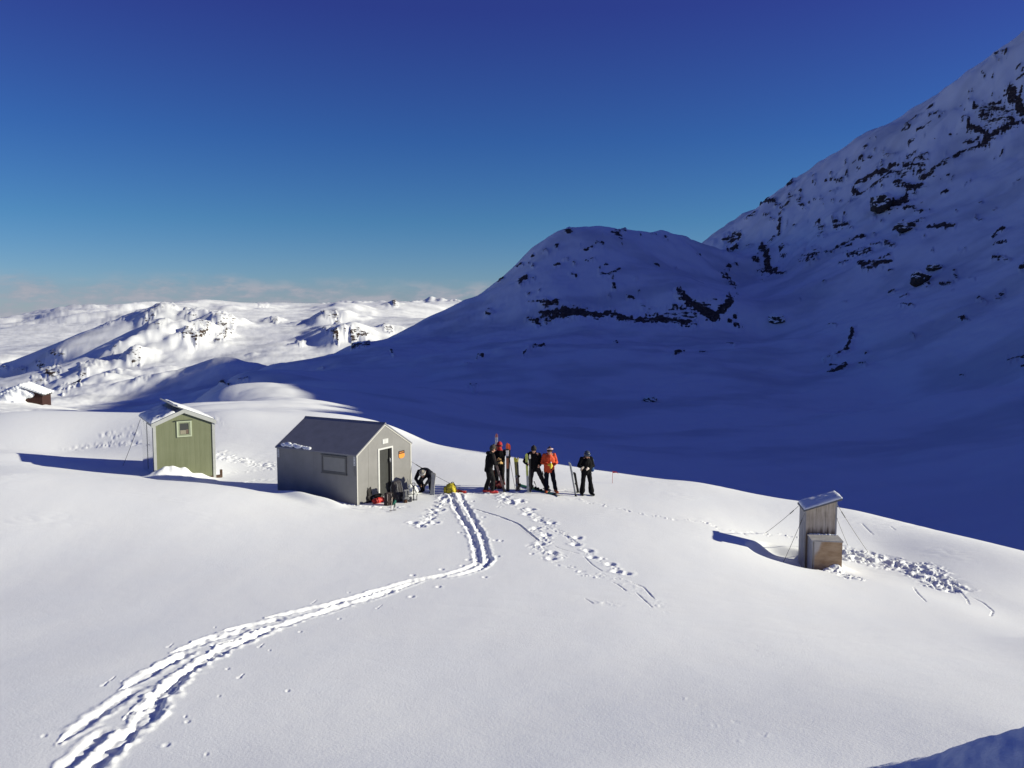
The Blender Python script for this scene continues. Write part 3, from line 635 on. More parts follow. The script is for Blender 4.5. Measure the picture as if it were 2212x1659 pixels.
# low bank of cloud over the horizon
mp = nt.nodes.new('ShaderNodeMapping'); mp.inputs['Scale'].default_value = (1, 1, 3.0); nt.links.new(tc.outputs['Generated'], mp.inputs[0])
cn = nd(nt, 'ShaderNodeTexNoise', i_Scale=11.0, i_Detail=7.0, i_Roughness=.55); nt.links.new(mp.outputs[0], cn.inputs['Vector'])
cn2 = nd(nt, 'ShaderNodeTexNoise', i_Scale=30.0, i_Detail=5.0, i_Roughness=.6); nt.links.new(mp.outputs[0], cn2.inputs['Vector'])
top = mth(nt, 'ADD', mth(nt, 'MULTIPLY', mth(nt, 'SUBTRACT', cn.outputs['Fac'], .5), .04), .028)
lft = mth(nt, 'MULTIPLY', sp.outputs['X'], -.012)
edge = mth(nt, 'SUBTRACT', mth(nt, 'ADD', top, lft), sp.outputs['Z'])
cf = nd(nt, 'ShaderNodeMapRange', interpolation_type='SMOOTHSTEP'); cf.inputs['From Min'].default_value = -.010; cf.inputs['From Max'].default_value = .014; nt.links.new(edge, cf.inputs['Value'])
brk = nd(nt, 'ShaderNodeMapRange', interpolation_type='SMOOTHSTEP'); brk.inputs['From Min'].default_value = .36; brk.inputs['From Max'].default_value = .62; nt.links.new(cn2.outputs['Fac'], brk.inputs['Value'])
cf2 = mth(nt, 'MULTIPLY', cf.outputs[0], mth(nt, 'ADD', mth(nt, 'MULTIPLY', brk.outputs[0], .55), .32))
cc = ramp(nt, cn2.outputs['Fac'], [(.36, (1.9, 2.25, 2.95)), (.62, (2.9, 2.95, 3.4))])
cx = nd(nt, 'ShaderNodeMix', data_type='RGBA'); nt.links.new(cf2, cx.inputs[0]); nt.links.new(hs.outputs[0], cx.inputs[6]); nt.links.new(cc, cx.inputs[7])
nt.links.new(cx.outputs[2], bg.inputs['Color'])

sl = bpy.data.lights.new('sun', 'SUN'); sl.energy = 4.05; sl.angle = R(.53); sl.color = (1.0, .96, .765)
so = bpy.data.objects.new('sun', sl); COL.objects.link(so)
so.rotation_euler = Vector((math.cos(SUN_EL) * SX, math.cos(SUN_EL) * SY, math.sin(SUN_EL))).to_track_quat('Z', 'Y').to_euler()

cam = bpy.data.cameras.new('camera'); cam.lens = 30; cam.sensor_width = 36; cam.clip_start = .05; cam.clip_end = 30000
co = bpy.data.objects.new('camera', cam); COL.objects.link(co); co.location = (0, 0, ZC); co.rotation_euler = (math.pi / 2 - PITCH, 0, 0)
scene.camera = co
scene.render.engine = 'CYCLES'
scene.view_settings.view_transform = 'Standard'; scene.view_settings.look = 'None'; scene.view_settings.exposure = 0.6
scene.cycles.max_bounces = 6; scene.cycles.diffuse_bounces = 4

# ================================================================== things
def tag(o, label, cat, group=None):
    o['label'] = label; o['category'] = cat
    if group: o['group'] = group
    return o

def thing(name, label, cat, loc, rot=(0, 0, 0), group=None):
    o = bpy.data.objects.new(name, None); o.empty_display_size = .2
    o.location = loc; o.rotation_euler = rot
    COL.objects.link(o); return tag(o, label, cat, group)

def obj(name, bm, mat, parent=None, smooth=False, label=None):
    bmesh.ops.recalc_face_normals(bm, faces=bm.faces[:])
    me = bpy.data.meshes.new(name); bm.to_mesh(me); bm.free()
    if smooth: me.polygons.foreach_set('use_smooth', [True] * len(me.polygons))
    for m in (mat if isinstance(mat, (list, tuple)) else [mat]): me.materials.append(m)
    o = bpy.data.objects.new(name, me); COL.objects.link(o)
    if parent: o.parent = parent
    if label: o['label'] = label
    return o

def B(): return bmesh.new()

def box(bm, x0, x1, y0, y1, z0, z1, M=None, mi=0, bev=0):
    vs = [bm.verts.new((x, y, z)) for z in (z0, z1) for y in (y0, y1) for x in (x0, x1)]
    fs = [bm.faces.new([vs[i] for i in q]) for q in ((0, 2, 3, 1), (4, 5, 7, 6), (0, 1, 5, 4), (2, 6, 7, 3), (0, 4, 6, 2), (1, 3, 7, 5))]
    for f in fs: f.material_index = mi
    if bev:
        es = list({e for f in fs for e in f.edges})
        r = bmesh.ops.bevel(bm, geom=es, offset=bev, segments=2, affect='EDGES', profile=.5)
        for f in r['faces']: f.material_index = mi
        if M is not None:
            vv = list({v for f in bm.faces if f.is_valid for v in f.verts})
    if M is not None and not bev:
        for v in vs: v.co = M @ v.co
    return bm

def prism(bm, prof, d0, d1, axis='y', mi=0):
    """profile in (a, z), swept along the axis from d0 to d1"""
    def P(a, z, d): return (a, d, z) if axis == 'y' else (d, a, z)
    a = [bm.verts.new(P(p[0], p[1], d0)) for p in prof]; b = [bm.verts.new(P(p[0], p[1], d1)) for p in prof]
    n = len(prof)
    fs = [bm.faces.new(a), bm.faces.new(b[::-1])] + [bm.faces.new((a[i], b[i], b[(i + 1) % n], a[(i + 1) % n])) for i in range(n)]
    for f in fs: f.material_index = mi
    return bm

def frame_of(d):
    d = d.normalized(); u = d.cross(Vector((0, 0, 1)) if abs(d.z) < .95 else Vector((1, 0, 0))).normalized()
    return d, u, d.cross(u)

def tube(bm, pts, rad, seg=8, mi=0, cap=True):
    pts = [Vector(p) for p in pts]; rad = rad if isinstance(rad, (list, tuple)) else [rad] * len(pts)
    rings = []; pu = None
    for i, p in enumerate(pts):
        d = (pts[min(i + 1, len(pts) - 1)] - pts[max(i - 1, 0)]).normalized()
        if pu is None: _, u, _ = frame_of(d)
        else: u = (pu - d * pu.dot(d)).normalized()
        pu = u; w = d.cross(u)
        rings.append([bm.verts.new(p + (u * math.cos(2 * math.pi * k / seg) + w * math.sin(2 * math.pi * k / seg)) * rad[i]) for k in range(seg)])
    for a, b in zip(rings, rings[1:]):
        for k in range(seg):
            f = bm.faces.new((a[k], a[(k + 1) % seg], b[(k + 1) % seg], b[k])); f.material_index = mi
    if cap:
        for r, s in ((rings[0], -1), (rings[-1], 1)):
            f = bm.faces.new(r[::s]); f.material_index = mi
    return bm

def capsule(bm, p0, p1, r0, r1, seg=12, flat=None):
    """closed tapered capsule; flat = (axis vector, scale) squashes the cross-section"""
    p0, p1 = Vector(p0), Vector(p1)
    d = p1 - p0
    if d.length < 1e-6: d = Vector((0, 0, 1e-4))
    d, u, w = frame_of(d)
    if flat is not None:
        ax = Vector(flat[0]); u2 = ax - d * ax.dot(d)
        if u2.length > 1e-3: u = u2.normalized(); w = d.cross(u)
        fu = flat[1]
    else: fu = 1
    rows = []
    for k in range(1, 5): a = math.pi / 2 * (1 - k / 4); rows.append((p0 - d * (r0 * math.sin(a)), r0 * math.cos(a)))
    for k in range(0, 4): a = math.pi / 2 * (k / 4); rows.append((p1 + d * (r1 * math.sin(a)), r1 * math.cos(a)))
    rings = [[bm.verts.new(c + (u * (fu * math.cos(2 * math.pi * i / seg)) + w * math.sin(2 * math.pi * i / seg)) * r) for i in range(seg)] for c, r in rows]
    t0, t1 = bm.verts.new(p0 - d * r0), bm.verts.new(p1 + d * r1)
    for a, b in zip(rings, rings[1:]):
        for i in range(seg): bm.faces.new((a[i], b[i], b[(i + 1) % seg], a[(i + 1) % seg]))
    for i in range(seg):
        bm.faces.new((t0, rings[0][i], rings[0][(i + 1) % seg])); bm.faces.new((t1, rings[-1][(i + 1) % seg], rings[-1][i]))
    return bm

def fused(name, bm, mat, parent, voxel=.014, smooth=4, folds=0.0, fscale=9.0, stretch=(1, 1, .55), seed=0.0, label=None, clip=None):
    """melt overlapping closed shapes into one continuous skin"""
    bmesh.ops.recalc_face_normals(bm, faces=bm.faces[:])
    me = bpy.data.meshes.new(name); bm.to_mesh(me); bm.free()
    o = bpy.data.objects.new(name, me); COL.objects.link(o)
    m = o.modifiers.new('r', 'REMESH'); m.mode = 'VOXEL'; m.voxel_size = voxel; m.use_smooth_shade = True
    if smooth:
        s = o.modifiers.new('s', 'SMOOTH'); s.iterations = smooth; s.factor = .5
    dg = bpy.context.evaluated_depsgraph_get(); dg.update()
    me2 = bpy.data.meshes.new_from_object(o.evaluated_get(dg)); me2.name = name
    o.modifiers.clear(); o.data = me2; bpy.data.meshes.remove(me)
    n = len(me2.vertices)
    if folds and n:
        co = np.empty(n * 3, np.float32); me2.vertices.foreach_get('co', co); co = co.reshape(-1, 3)
        no = np.empty(n * 3, np.float32); me2.vertex_normals.foreach_get('vector', no); no = no.reshape(-1, 3)
        p = co * np.array(stretch) * fscale + seed
        f = gn(p[:, 0] + p[:, 2] * 1.3, p[:, 1] + p[:, 2] * .9 + 5) + .6 * np.abs(gn(p[:, 0] * 2.1 + p[:, 2] * 2.7, p[:, 1] * 2.1 - p[:, 2] * 2.2)) - .25
        co = co + no * (f * folds)[:, None]
        me2.vertices.foreach_set('co', co.astype(np.float32).ravel()); me2.update()
    if clip is not None and n:
        co = np.empty(n * 3, np.float32); me2.vertices.foreach_get('co', co); co = co.reshape(-1, 3)
        cp_, cn_ = np.array(clip[0]), np.array(clip[1]); dd = (co - cp_) @ cn_; near = np.abs(co[:, 0] - cp_[0]) < clip[2]
        co = co - np.where((dd < 0) & near, dd, 0)[:, None] * cn_[None]
        me2.vertices.foreach_set('co', co.astype(np.float32).ravel()); me2.update()
    me2.polygons.foreach_set('use_smooth', [True] * len(me2.polygons))
    me2.materials.clear(); me2.materials.append(mat)
    if parent: o.parent = parent
    if label: o['label'] = label
    return o

# ------------------------------------------------------------------ plain procedural materials
_MC = {}
def mat(name, col, rough=.6, var=.12, scale=6.0, metal=0.0, bump=.0, stretch=(1, 1, 1), spec=.4):
    if name in _MC: return _MC[name]
    m, nt, b = nodes(name); L = nt.links.new
    tc = nd(nt, 'ShaderNodeTexCoord'); mp = nd(nt, 'ShaderNodeMapping'); mp.inputs['Scale'].default_value = stretch; L(tc.outputs['Object'], mp.inputs[0])
    n = nd(nt, 'ShaderNodeTexNoise', i_Scale=scale, i_Detail=5.0, i_Roughness=.6); L(mp.outputs[0], n.inputs['Vector'])
    lo = tuple(c * (1 - var) for c in col); hi = tuple(min(1, c * (1 + var)) for c in col)
    L(ramp(nt, n.outputs['Fac'], [(.3, lo), (.7, hi)]), b.inputs['Base Color'])
    b.inputs['Roughness'].default_value = rough; b.inputs['Metallic'].default_value = metal; b.inputs['Specular IOR Level'].default_value = spec
    if bump:
        bp = nd(nt, 'ShaderNodeBump', i_Strength=bump, i_Distance=.02); L(n.outputs['Fac'], bp.inputs['Height']); L(bp.outputs[0], b.inputs['Normal'])
    _MC[name] = m; return m

def wood_mat(name, dark, mid, light, board=.0, axis=(1, 1, .12), sc=14.0, extra=None):
    m, nt, b = nodes(name); L = nt.links.new
    tc = nd(nt, 'ShaderNodeTexCoord'); mp = nd(nt, 'ShaderNodeMapping'); mp.inputs['Scale'].default_value = axis; L(tc.outputs['Object'], mp.inputs[0])
    n = nd(nt, 'ShaderNodeTexNoise', i_Scale=sc, i_Detail=7.0, i_Roughness=.68); L(mp.outputs[0], n.inputs['Vector'])
    n2 = nd(nt, 'ShaderNodeTexNoise', i_Scale=2.2, i_Detail=3.0); L(tc.outputs['Object'], n2.inputs['Vector'])
    f = mth(nt, 'ADD', mth(nt, 'MULTIPLY', n.outputs['Fac'], .65), mth(nt, 'MULTIPLY', n2.outputs['Fac'], .35))
    col = ramp(nt, f, [(.36, dark), (.5, mid), (.64, light)])
    if extra: col = extra(nt, tc, col, n.outputs['Fac'], n2.outputs['Fac'])
    L(col, b.inputs['Base Color']); b.inputs['Roughness'].default_value = .85; b.inputs['Specular IOR Level'].default_value = .2
    bp = nd(nt, 'ShaderNodeBump', i_Strength=.35, i_Distance=.01); L(n.outputs['Fac'], bp.inputs['Height']); L(bp.outputs[0], b.inputs['Normal'])
    return m

def snow_mat():
    m, nt, b = nodes('loose_snow'); L = nt.links.new
    tc = nd(nt, 'ShaderNodeTexCoord'); n = nd(nt, 'ShaderNodeTexNoise', i_Scale=18.0, i_Detail=4.0); L(tc.outputs['Object'], n.inputs['Vector'])
    b.inputs['Base Color'].default_value = (.80, .815, .84, 1); b.inputs['Roughness'].default_value = .75; b.inputs['Specular IOR Level'].default_value = .25
    bp = nd(nt, 'ShaderNodeBump', i_Strength=.4, i_Distance=.02); L(n.outputs['Fac'], bp.inputs['Height']); L(bp.outputs[0], b.inputs['Normal'])
    return m
MSNOW = snow_mat()

def snow_sheet(name, parent, P, nu, nv, T, hole=0.0, seed=0.0, round_u=(1, 1), round_v=(1, 1), edge=.12, du=1.0, dv=1.0):
    """blanket of snow on a slope: P(u, v) gives the roof point, T its depth; ragged where hole > 0"""
    bm = B(); top = []; bot = []
    for i in range(nu + 1):
        for j in range(nv + 1):
            u, v = i / nu, j / nv
            eu = min((u * du if round_u[0] else 9), ((1 - u) * du if round_u[1] else 9)); ev = min((v * dv if round_v[0] else 9), ((1 - v) * dv if round_v[1] else 9))
            e = max(0.0, min(1.0, min(eu, ev) / edge)); e = math.sqrt(1 - (1 - e) ** 2)
            p = Vector(P(u, v))
            n = mnoise.noise(Vector((u * du * 1.6 + seed, v * dv * 1.6, 0))) * .5 + mnoise.noise(Vector((u * du * 5 + seed, v * dv * 5, 3))) * .16
            h = T * (.28 + .72 * e) * (1 + n) - hole * max(0, .35 - n) * 2.2
            top.append(bm.verts.new(p + Vector((0, 0, max(h, -.02))))); bot.append(bm.verts.new(p - Vector((0, 0, .03))))
    k = nv + 1
    for i in range(nu):
        for j in range(nv):
            a = i * k + j
            bm.faces.new((top[a], top[a + k], top[a + k + 1], top[a + 1])); bm.faces.new((bot[a], bot[a + 1], bot[a + k + 1], bot[a + k]))
    rim = [i * k for i in range(nu)] + [nu * k + j for j in range(nv)] + [i * k + nv for i in range(nu, 0, -1)] + [j for j in range(nv, 0, -1)]
    for a, b in zip(rim, rim[1:] + rim[:1]): bm.faces.new((top[a], top[b], bot[b], bot[a]))
    return obj(name, bm, MSNOW, parent, True)

def sagged(p, q, n=10, sag=.02):
    p, q = Vector(p), Vector(q)
    return [p.lerp(q, i / n) - Vector((0, 0, sag * 4 * (i / n) * (1 - i / n))) for i in range(n + 1)]

def to_local(o_loc, yaw, w):
    v = Vector(w) - Vector(o_loc); c, s = math.cos(-yaw), math.sin(-yaw)
    return Vector((v.x * c - v.y * s, v.x * s + v.y * c, v.z))

def gp(X, Y, dz=0):
    x, y = hit(X, Y); return Vector((x, y, ground(x, y) + dz))

def pt(X, Y, r):
    a, q = ray(X, Y); return Vector((r * math.sin(a), r * math.cos(a), ZC + q * r))

# ------------------------------------------------------------------ grey hut
GW = mat('grey_panel', (.216, .211, .208), .5, .09, 2.0, spec=.35)
GT = mat('pale_trim', (.50, .49, .455), .5, .05)
GR = mat('slate_roof_sheet', (.20, .20, .225), .55, .10, 3.0, spec=.3)
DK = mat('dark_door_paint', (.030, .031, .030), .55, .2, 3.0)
GF = mat('dark_grey_trim', (.11, .109, .105), .55, .08)
WHT = mat('white_plate', (.56, .56, .55), .45, .04)
STEEL = mat('steel', (.55, .56, .58), .35, .1, 8, metal=.9)
ROPE = mat('grey_rope', (.20, .19, .17), .8, .2)

def grey_hut():
    yaw, W, L, he, hr = 1.058, 3.14, 3.735, 1.735, 2.628
    A = (-5.34, 29.01, .03)
    t = thing('grey_hut', 'grey panel hut with steep dark roof and open doorway in its sunlit gable', 'hut', A, (0, 0, yaw))
    def zr(x): return he + (hr - he) * (1 - abs(x - W / 2) / (W / 2))
    z0 = -.6
    bm = B(); th = .06
    # gable with a doorway, butted pieces
    for a, b_, lo in ((0, 1.23, z0), (1.95, W, z0)):
        prof = [(a, lo), (b_, lo), (b_, zr(b_)), (a, zr(a))]
        if a < W / 2 < b_: prof.insert(3, (W / 2, hr))
        prism(bm, prof, 0, th)
    prism(bm, [(1.23, 1.74), (1.95, 1.74), (1.95, zr(1.95)), (W / 2, hr), (1.23, zr(1.23))], 0, th)
    prism(bm, [(0, z0), (W, z0), (W, he), (W / 2, hr), (0, he)], L - th, L)
    box(bm, 0, th, th, L - th, z0, he); box(bm, W - th, W, th, L - th, z0, he)
    obj('wall', bm, GW, t)
    # panel joints on the gable and long side
    bm = B(); box(bm, .62, .628, -.004, -.0005, z0, zr(.62) - .02); obj('panel_joint', bm, mat('joint_grey', (.195, .19, .18), .6), t)
    for y in (1.95, 2.9):
        bm = B(); box(bm, -.003, -.0005, y, y + .006, z0, he - .02); obj('panel_joint', bm, mat('joint_grey', (.195, .19, .18), .6), t)
    n = Vector((-(hr - he), 0, W / 2)).normalized()
    k = .045
    bm = B(); ov = .05
    s = (hr - he) / (W / 2)
    prism(bm, [(-ov, he - ov * s + .004), (W / 2, hr + .004), (W / 2, hr + .004 + k * 1.15), (-ov, he - ov * s + k * 1.15)], -.03, L + .03)
    prism(bm, [(W / 2 + .001, hr + .004), (W + ov, he - ov * s + .004), (W + ov, he - ov * s + k * 1.15), (W / 2 + .001, hr + .004 + k * 1.15)], -.03, L + .03)
    rf = obj('roof', bm, GR, t)
    bm = B(); prism(bm, [(W / 2 - .07, hr + k - .03), (W / 2 + .07, hr + k - .03), (W / 2, hr + k + .035)], -.04, L + .04); obj('ridge_cap', bm, GR, rf)
    # snow left on the eave
    bm = B()
    for (y, x, r, f) in ((3.45, .05, .10, 1), (3.3, .10, .12, 1), (3.1, .05, .10, 1), (2.95, .09, .09, 1), (2.78, .02, .09, 1), (2.68, .04, .10, 1)):
        capsule(bm, (x, y - .06, he + x * s + k + .02), (x + .02, y + .06, he + x * s + k + .03), r, r * .8, flat=((-s, 0, 1), .55))
    fused('roof_snow', bm, MSNOW, rf, .025, 4, .015, 8)
    bm = B()
    for y in (2.42, 2.3, 2.2): capsule(bm, (.01, y - .05, he + k + .02), (.05, y + .05, he + k + .05), .075, .055, flat=((-s, 0, 1), .6))
    fused('roof_snow', bm, MSNOW, rf, .02, 4, .012, 8)
    # trims
    bm = B(); box(bm, W - .05, W + .012, -.012, -.002, z0, he - .02); obj('corner_trim', bm, GT, t)
    bm = B(); box(bm, -.012, .03, -.012, -.002, z0, he - .03); obj('corner_trim', bm, GT, t)
    bm = B()
    for a, b_ in (((-.03, he - .03 * s - .045), (W / 2, hr - .045)), ((W + .03, he - .03 * s - .045), (W / 2, hr - .045))):
        prism(bm, [a, b_, (b_[0], b_[1] + .045), (a[0], a[1] + .045)], -.016, -.003)
    obj('verge_trim', bm, GT, t)
    bm = B()
    box(bm, 1.15, 1.23, -.022, .07, 0, 1.80); box(bm, 1.95, 2.02, -.022, .07, 0, 1.80); box(bm, 1.23, 1.95, -.022, .07, 1.74, 1.80)
    obj('door_frame', bm, WHT, t)
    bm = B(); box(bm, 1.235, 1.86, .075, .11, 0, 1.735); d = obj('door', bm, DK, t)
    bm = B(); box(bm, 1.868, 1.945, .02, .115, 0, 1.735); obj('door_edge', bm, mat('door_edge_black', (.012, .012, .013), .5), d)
    bm = B(); box(bm, 1.84, 1.90, -.012, .02, 1.26, 1.36, bev=.004); tube(bm, [(1.87, -.015, 1.25), (1.87, -.04, 1.24), (1.80, -.04, 1.24)], .010); obj('handle', bm, STEEL, d)
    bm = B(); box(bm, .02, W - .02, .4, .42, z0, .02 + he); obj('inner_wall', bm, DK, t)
    # window on the long side: a shuttered panel in a dark frame
    bm = B()
    for y0, y1, a, b_ in ((.45, 1.56, 1.585, 1.64), (.45, 1.56, 1.03, 1.085), (.45, .50, 1.085, 1.585), (1.51, 1.56, 1.085, 1.585)): box(bm, -.035, 0, y0, y1, a, b_)
    w_ = obj('window', bm, GF, t)
    bm = B(); box(bm, -.016, .0, .505, 1.505, 1.09, 1.58); obj('shutter', bm, mat('grey_shutter', (.225, .222, .212), .5, .05), w_)
    bm = B(); box(bm, -.05, 0, .42, 1.59, 1.642, 1.665); obj('drip_edge', bm, GF, w_)
    bm = B(); box(bm, -.05, 0, .42, 1.59, .995, 1.028); obj('sill', bm, GF, w_)
    for y0, y1 in ((.05, .13), (3.60, 3.69)):
        bm = B(); box(bm, -.02, 0, y0, y1, 1.37, 1.69, bev=.004)
        br = obj('bracket', bm, WHT, t)
        for z in (1.42, 1.53, 1.64):
            bm = B(); capsule(bm, (-.02, (y0 + y1) / 2, z), (-.026, (y0 + y1) / 2, z), .012, .012); obj('bolt', bm, GF, br)
    bm = B(); tube(bm, [(-.03, .09, 1.37), (-.035, .10, 1.2), (-.03, .07, 1.08), (-.03, .1, 1.0)], .009, 6); obj('loose_rope', bm, ROPE, t)
    # signs
    bm = B(); box(bm, 1.42, 1.74, -.02, -.001, 1.94, 2.11); sg = obj('sign', bm, WHT, t, label='white sign above the door')
    bm = B(); box(bm, 1.54, 1.547, -.0235, -.0205, 1.965, 2.085); box(bm, 1.60, 1.607, -.0235, -.0205, 1.965, 2.085); box(bm, 1.44, 1.72, -.0235, -.0205, 2.088, 2.094); obj('sign_mark', bm, mat('sign_ink', (.34, .34, .36), .6), sg)
    bm = B(); prism(bm, [(2.37, 1.43), (2.37, 1.33), (2.42, 1.28), (2.48, 1.262), (2.60, 1.262), (2.66, 1.28), (2.71, 1.33), (2.71, 1.43)], -.02, -.001)
    so_ = obj('sign', bm, mat('orange_sign', (.78, .27, .035), .5, .06), t, label='orange sign with black top band')
    bm = B(); box(bm, 2.37, 2.71, -.02, -.001, 1.433, 1.54); bb = obj('sign_band', bm, mat('brown_black_band', (.055, .022, .015), .5), so_)
    bm = B()
    for i, x in enumerate((2.40, 2.428, 2.456, 2.484, 2.512, 2.54, 2.568, 2.596, 2.624)): box(bm, x, x + .0281, -.0235 - .0004 * (i % 2), -.0205, 1.468 + .012 * (i % 2), 1.50)
    obj('lettering', bm, mat('sign_ochre', (.55, .20, .03), .6), bb)
    # guy wires
    g = to_local(A, yaw, gp(1002, 1064, .05)); bm = B(); tube(bm, sagged((W + .03, .05, 1.05), g, 12, .05), .007, 6); obj('guy_wire', bm, ROPE, t)
    bm = B(); p = Vector((W + .03, .05, 1.05)).lerp(g, .10); q = Vector((W + .03, .05, 1.05)).lerp(g, .22); tube(bm, [p - Vector((0, 0, .02)), q - Vector((0, 0, .035))], .016, 6); obj('turnbuckle', bm, GF, t)
    return t
grey_hut()

# ------------------------------------------------------------------ green hut
def green_hut():
    yaw, W, L, he, hr = .546, 2.277, 3.229, 2.237, 2.647
    hr = 2.72
    A = (-14.04, 33.15, .05)
    t = thing('green_hut', 'small green hut with white trim and one window in its gable', 'hut', A, (0, 0, yaw))
    def green(nt, tc, col, a, b): return col
    GG = wood_mat('green_paint', (.172, .188, .112), (.192, .208, .127), (.208, .225, .140), axis=(1, 1, .05), sc=9)
    WT = mat('white_trim', (.44, .45, .43), .5, .06)
    SV = mat('bright_sheet_metal', (.75, .76, .77), .16, .05, 2.0, metal=1.0)
    s = (hr - he) / (W / 2); z0 = -.5
    bm = B(); prism(bm, [(0, z0), (W, z0), (W, he), (W / 2, hr), (0, he)], 0, .06)
    obj('front_wall', bm, GG, t)
    bm = B()
    for k in range(1, 12): box(bm, k * W / 12, k * W / 12 + .003, -.002, 0, z0, he + (hr - he) * (1 - abs(k * W / 12 - W / 2) / (W / 2)) - .05)
    obj('board_groove', bm, mat('green_groove_line', (.15, .185, .09), .7), t)  # darker green strips mark the joints between the boards
    bm = B(); box(bm, 0, .05, .06, L, z0, he); box(bm, W - .05, W, .06, L, z0, he); box(bm, .05, W - .05, L - .05, L, z0, he)
    obj('side_wall', bm, SV, t, label='shiny metal side wall')
    bm = B(); box(bm, -.012, -.001, .30, .34, .2, 2.12); box(bm, -.012, -.001, .34, 1.76, 2.08, 2.12); box(bm, -.012, -.001, 1.76, 1.80, .2, 2.12); d = obj('door', bm, mat('door_joint_grey', (.16, .17, .18), .4), t)
    bm = B(); tube(bm, [(-.012, 1.62, 1.22), (-.06, 1.62, 1.2), (-.06, 1.5, 1.2)], .012); obj('handle', bm, STEEL, d)
    bm = B(); box(bm, -.03, .075, -.03, -.004, z0, he + .02); box(bm, -.028, -.003, -.004, .07, z0, he - .01); obj('corner_trim', bm, WT, t)
    bm = B(); box(bm, W - .075, W + .03, -.03, -.004, z0, he + .02); obj('corner_trim', bm, WT, t)
    ov = .09; k = .05
    bm = B()
    for sg in (-1, 1):
        e = W / 2 + sg * (W / 2 + ov); ze = he - ov * s
        prism(bm, [(e, ze - .10), (W / 2 + sg * .001, hr - .10), (W / 2 + sg * .001, hr + .055), (e, ze + .055)], -.075, -.035)
    obj('fascia', bm, WT, t)
    bm = B()
    prism(bm, [(-ov, he - ov * s + .003), (W / 2, hr + .003), (W / 2, hr + k), (-ov, he - ov * s + k)], -.034, L + .08)
    x1 = W / 2 - .36
    prism(bm, [(x1, hr + .36 * s + .02), (W + ov, he - ov * s + .02), (W + ov, he - ov * s + .02 + k), (x1, hr + .36 * s + .02 + k)], .25, L + .08)
    prism(bm, [(W / 2 + .002, hr + .003), (W + ov, he - ov * s + .003), (W + ov, he - ov * s + .018), (W / 2 + .002, hr + .018)], -.034, L + .08)
    rf = obj('roof', bm, mat('grey_roof_metal', (.20, .21, .24), .4, .1, 3), t)
    snow_sheet('roof_snow', rf, lambda u, v: (-ov + u * (W / 2 + ov - .30), .12 + v * (L - .06), he + (-ov + u * (W / 2 + ov - .30)) * s + k), 26, 60, .11, .03, 2.0, edge=.2, du=1.2, dv=L)
    snow_sheet('roof_snow', rf, lambda u, v: (W / 2 - .2 + u * (W / 2 + .27), .27 + v * (L - .22), hr - (u * (W / 2 + .27) - .2) * s + k + .02), 26, 60, .05, .01, 7.0, edge=.1, du=1.3, dv=L)
    # window
    bm = B()
    for a, b_, c, e in ((.85, .91, 1.66, 2.31), (1.36, 1.42, 1.66, 2.31), (.91, 1.36, 2.255, 2.31), (.91, 1.36, 1.66, 1.71)): box(bm, a, b_, -.032, -.0005, c, e)
    w_ = obj('window', bm, mat('pale_green_frame', (.47, .52, .36), .5, .05), t)
    bm = B()
    for a, b_, c, e in ((.912, .965, 1.712, 2.253), (1.305, 1.358, 1.712, 2.253), (.965, 1.305, 2.205, 2.253), (.965, 1.305, 1.712, 1.765)): box(bm, a, b_, -.022, -.0005, c, e)
    obj('sash', bm, mat('sage_sash', (.26, .29, .19), .5, .05), w_)
    bm = B(); box(bm, .966, 1.304, -.008, -.0008, 1.766, 2.204)
    gl, nt, b = nodes('window_glass'); b.inputs['Base Color'].default_value = (.055, .058, .055, 1); b.inputs['Roughness'].default_value = .08; b.inputs['Specular IOR Level'].default_value = .5
    obj('pane', bm, gl, w_)
    bm = B(); box(bm, .985, 1.20, -.0115, -.0082, 1.775, 1.93); obj('curtain', bm, mat('beige_curtain', (.30, .275, .20), .8, .15, 20), w_)
    bm = B(); box(bm, 1.21, 1.29, -.0115, -.0082, 1.78, 1.95); obj('cushion', bm, mat('brown_cushion', (.17, .12, .09), .8, .2, 20), w_)
    bm = B(); box(bm, .77, 1.45, -.06, -.0005, 2.312, 2.335); obj('head_board', bm, mat('dark_green_board', (.06, .07, .045), .6), w_)
    # runner that carries the hut
    bm = B(); box(bm, .1, W + .28, -.02, .10, -.12, -.02); box(bm, W + .20, W + .28, -.03, .08, -.02, .20)
    obj('runner', bm, wood_mat('dark_timber', (.05, .028, .02), (.10, .06, .04), (.15, .10, .07)), t)
    g = to_local(A, yaw, pt(262, 922, 40)); g.z = ground(*pt(262, 922, 40).xy) - .05
    bm = B(); tube(bm, sagged((-.05, L - .1, 2.1), g, 10, .05), .009, 6); obj('guy_wire', bm, ROPE, t)
    return t
green_hut()

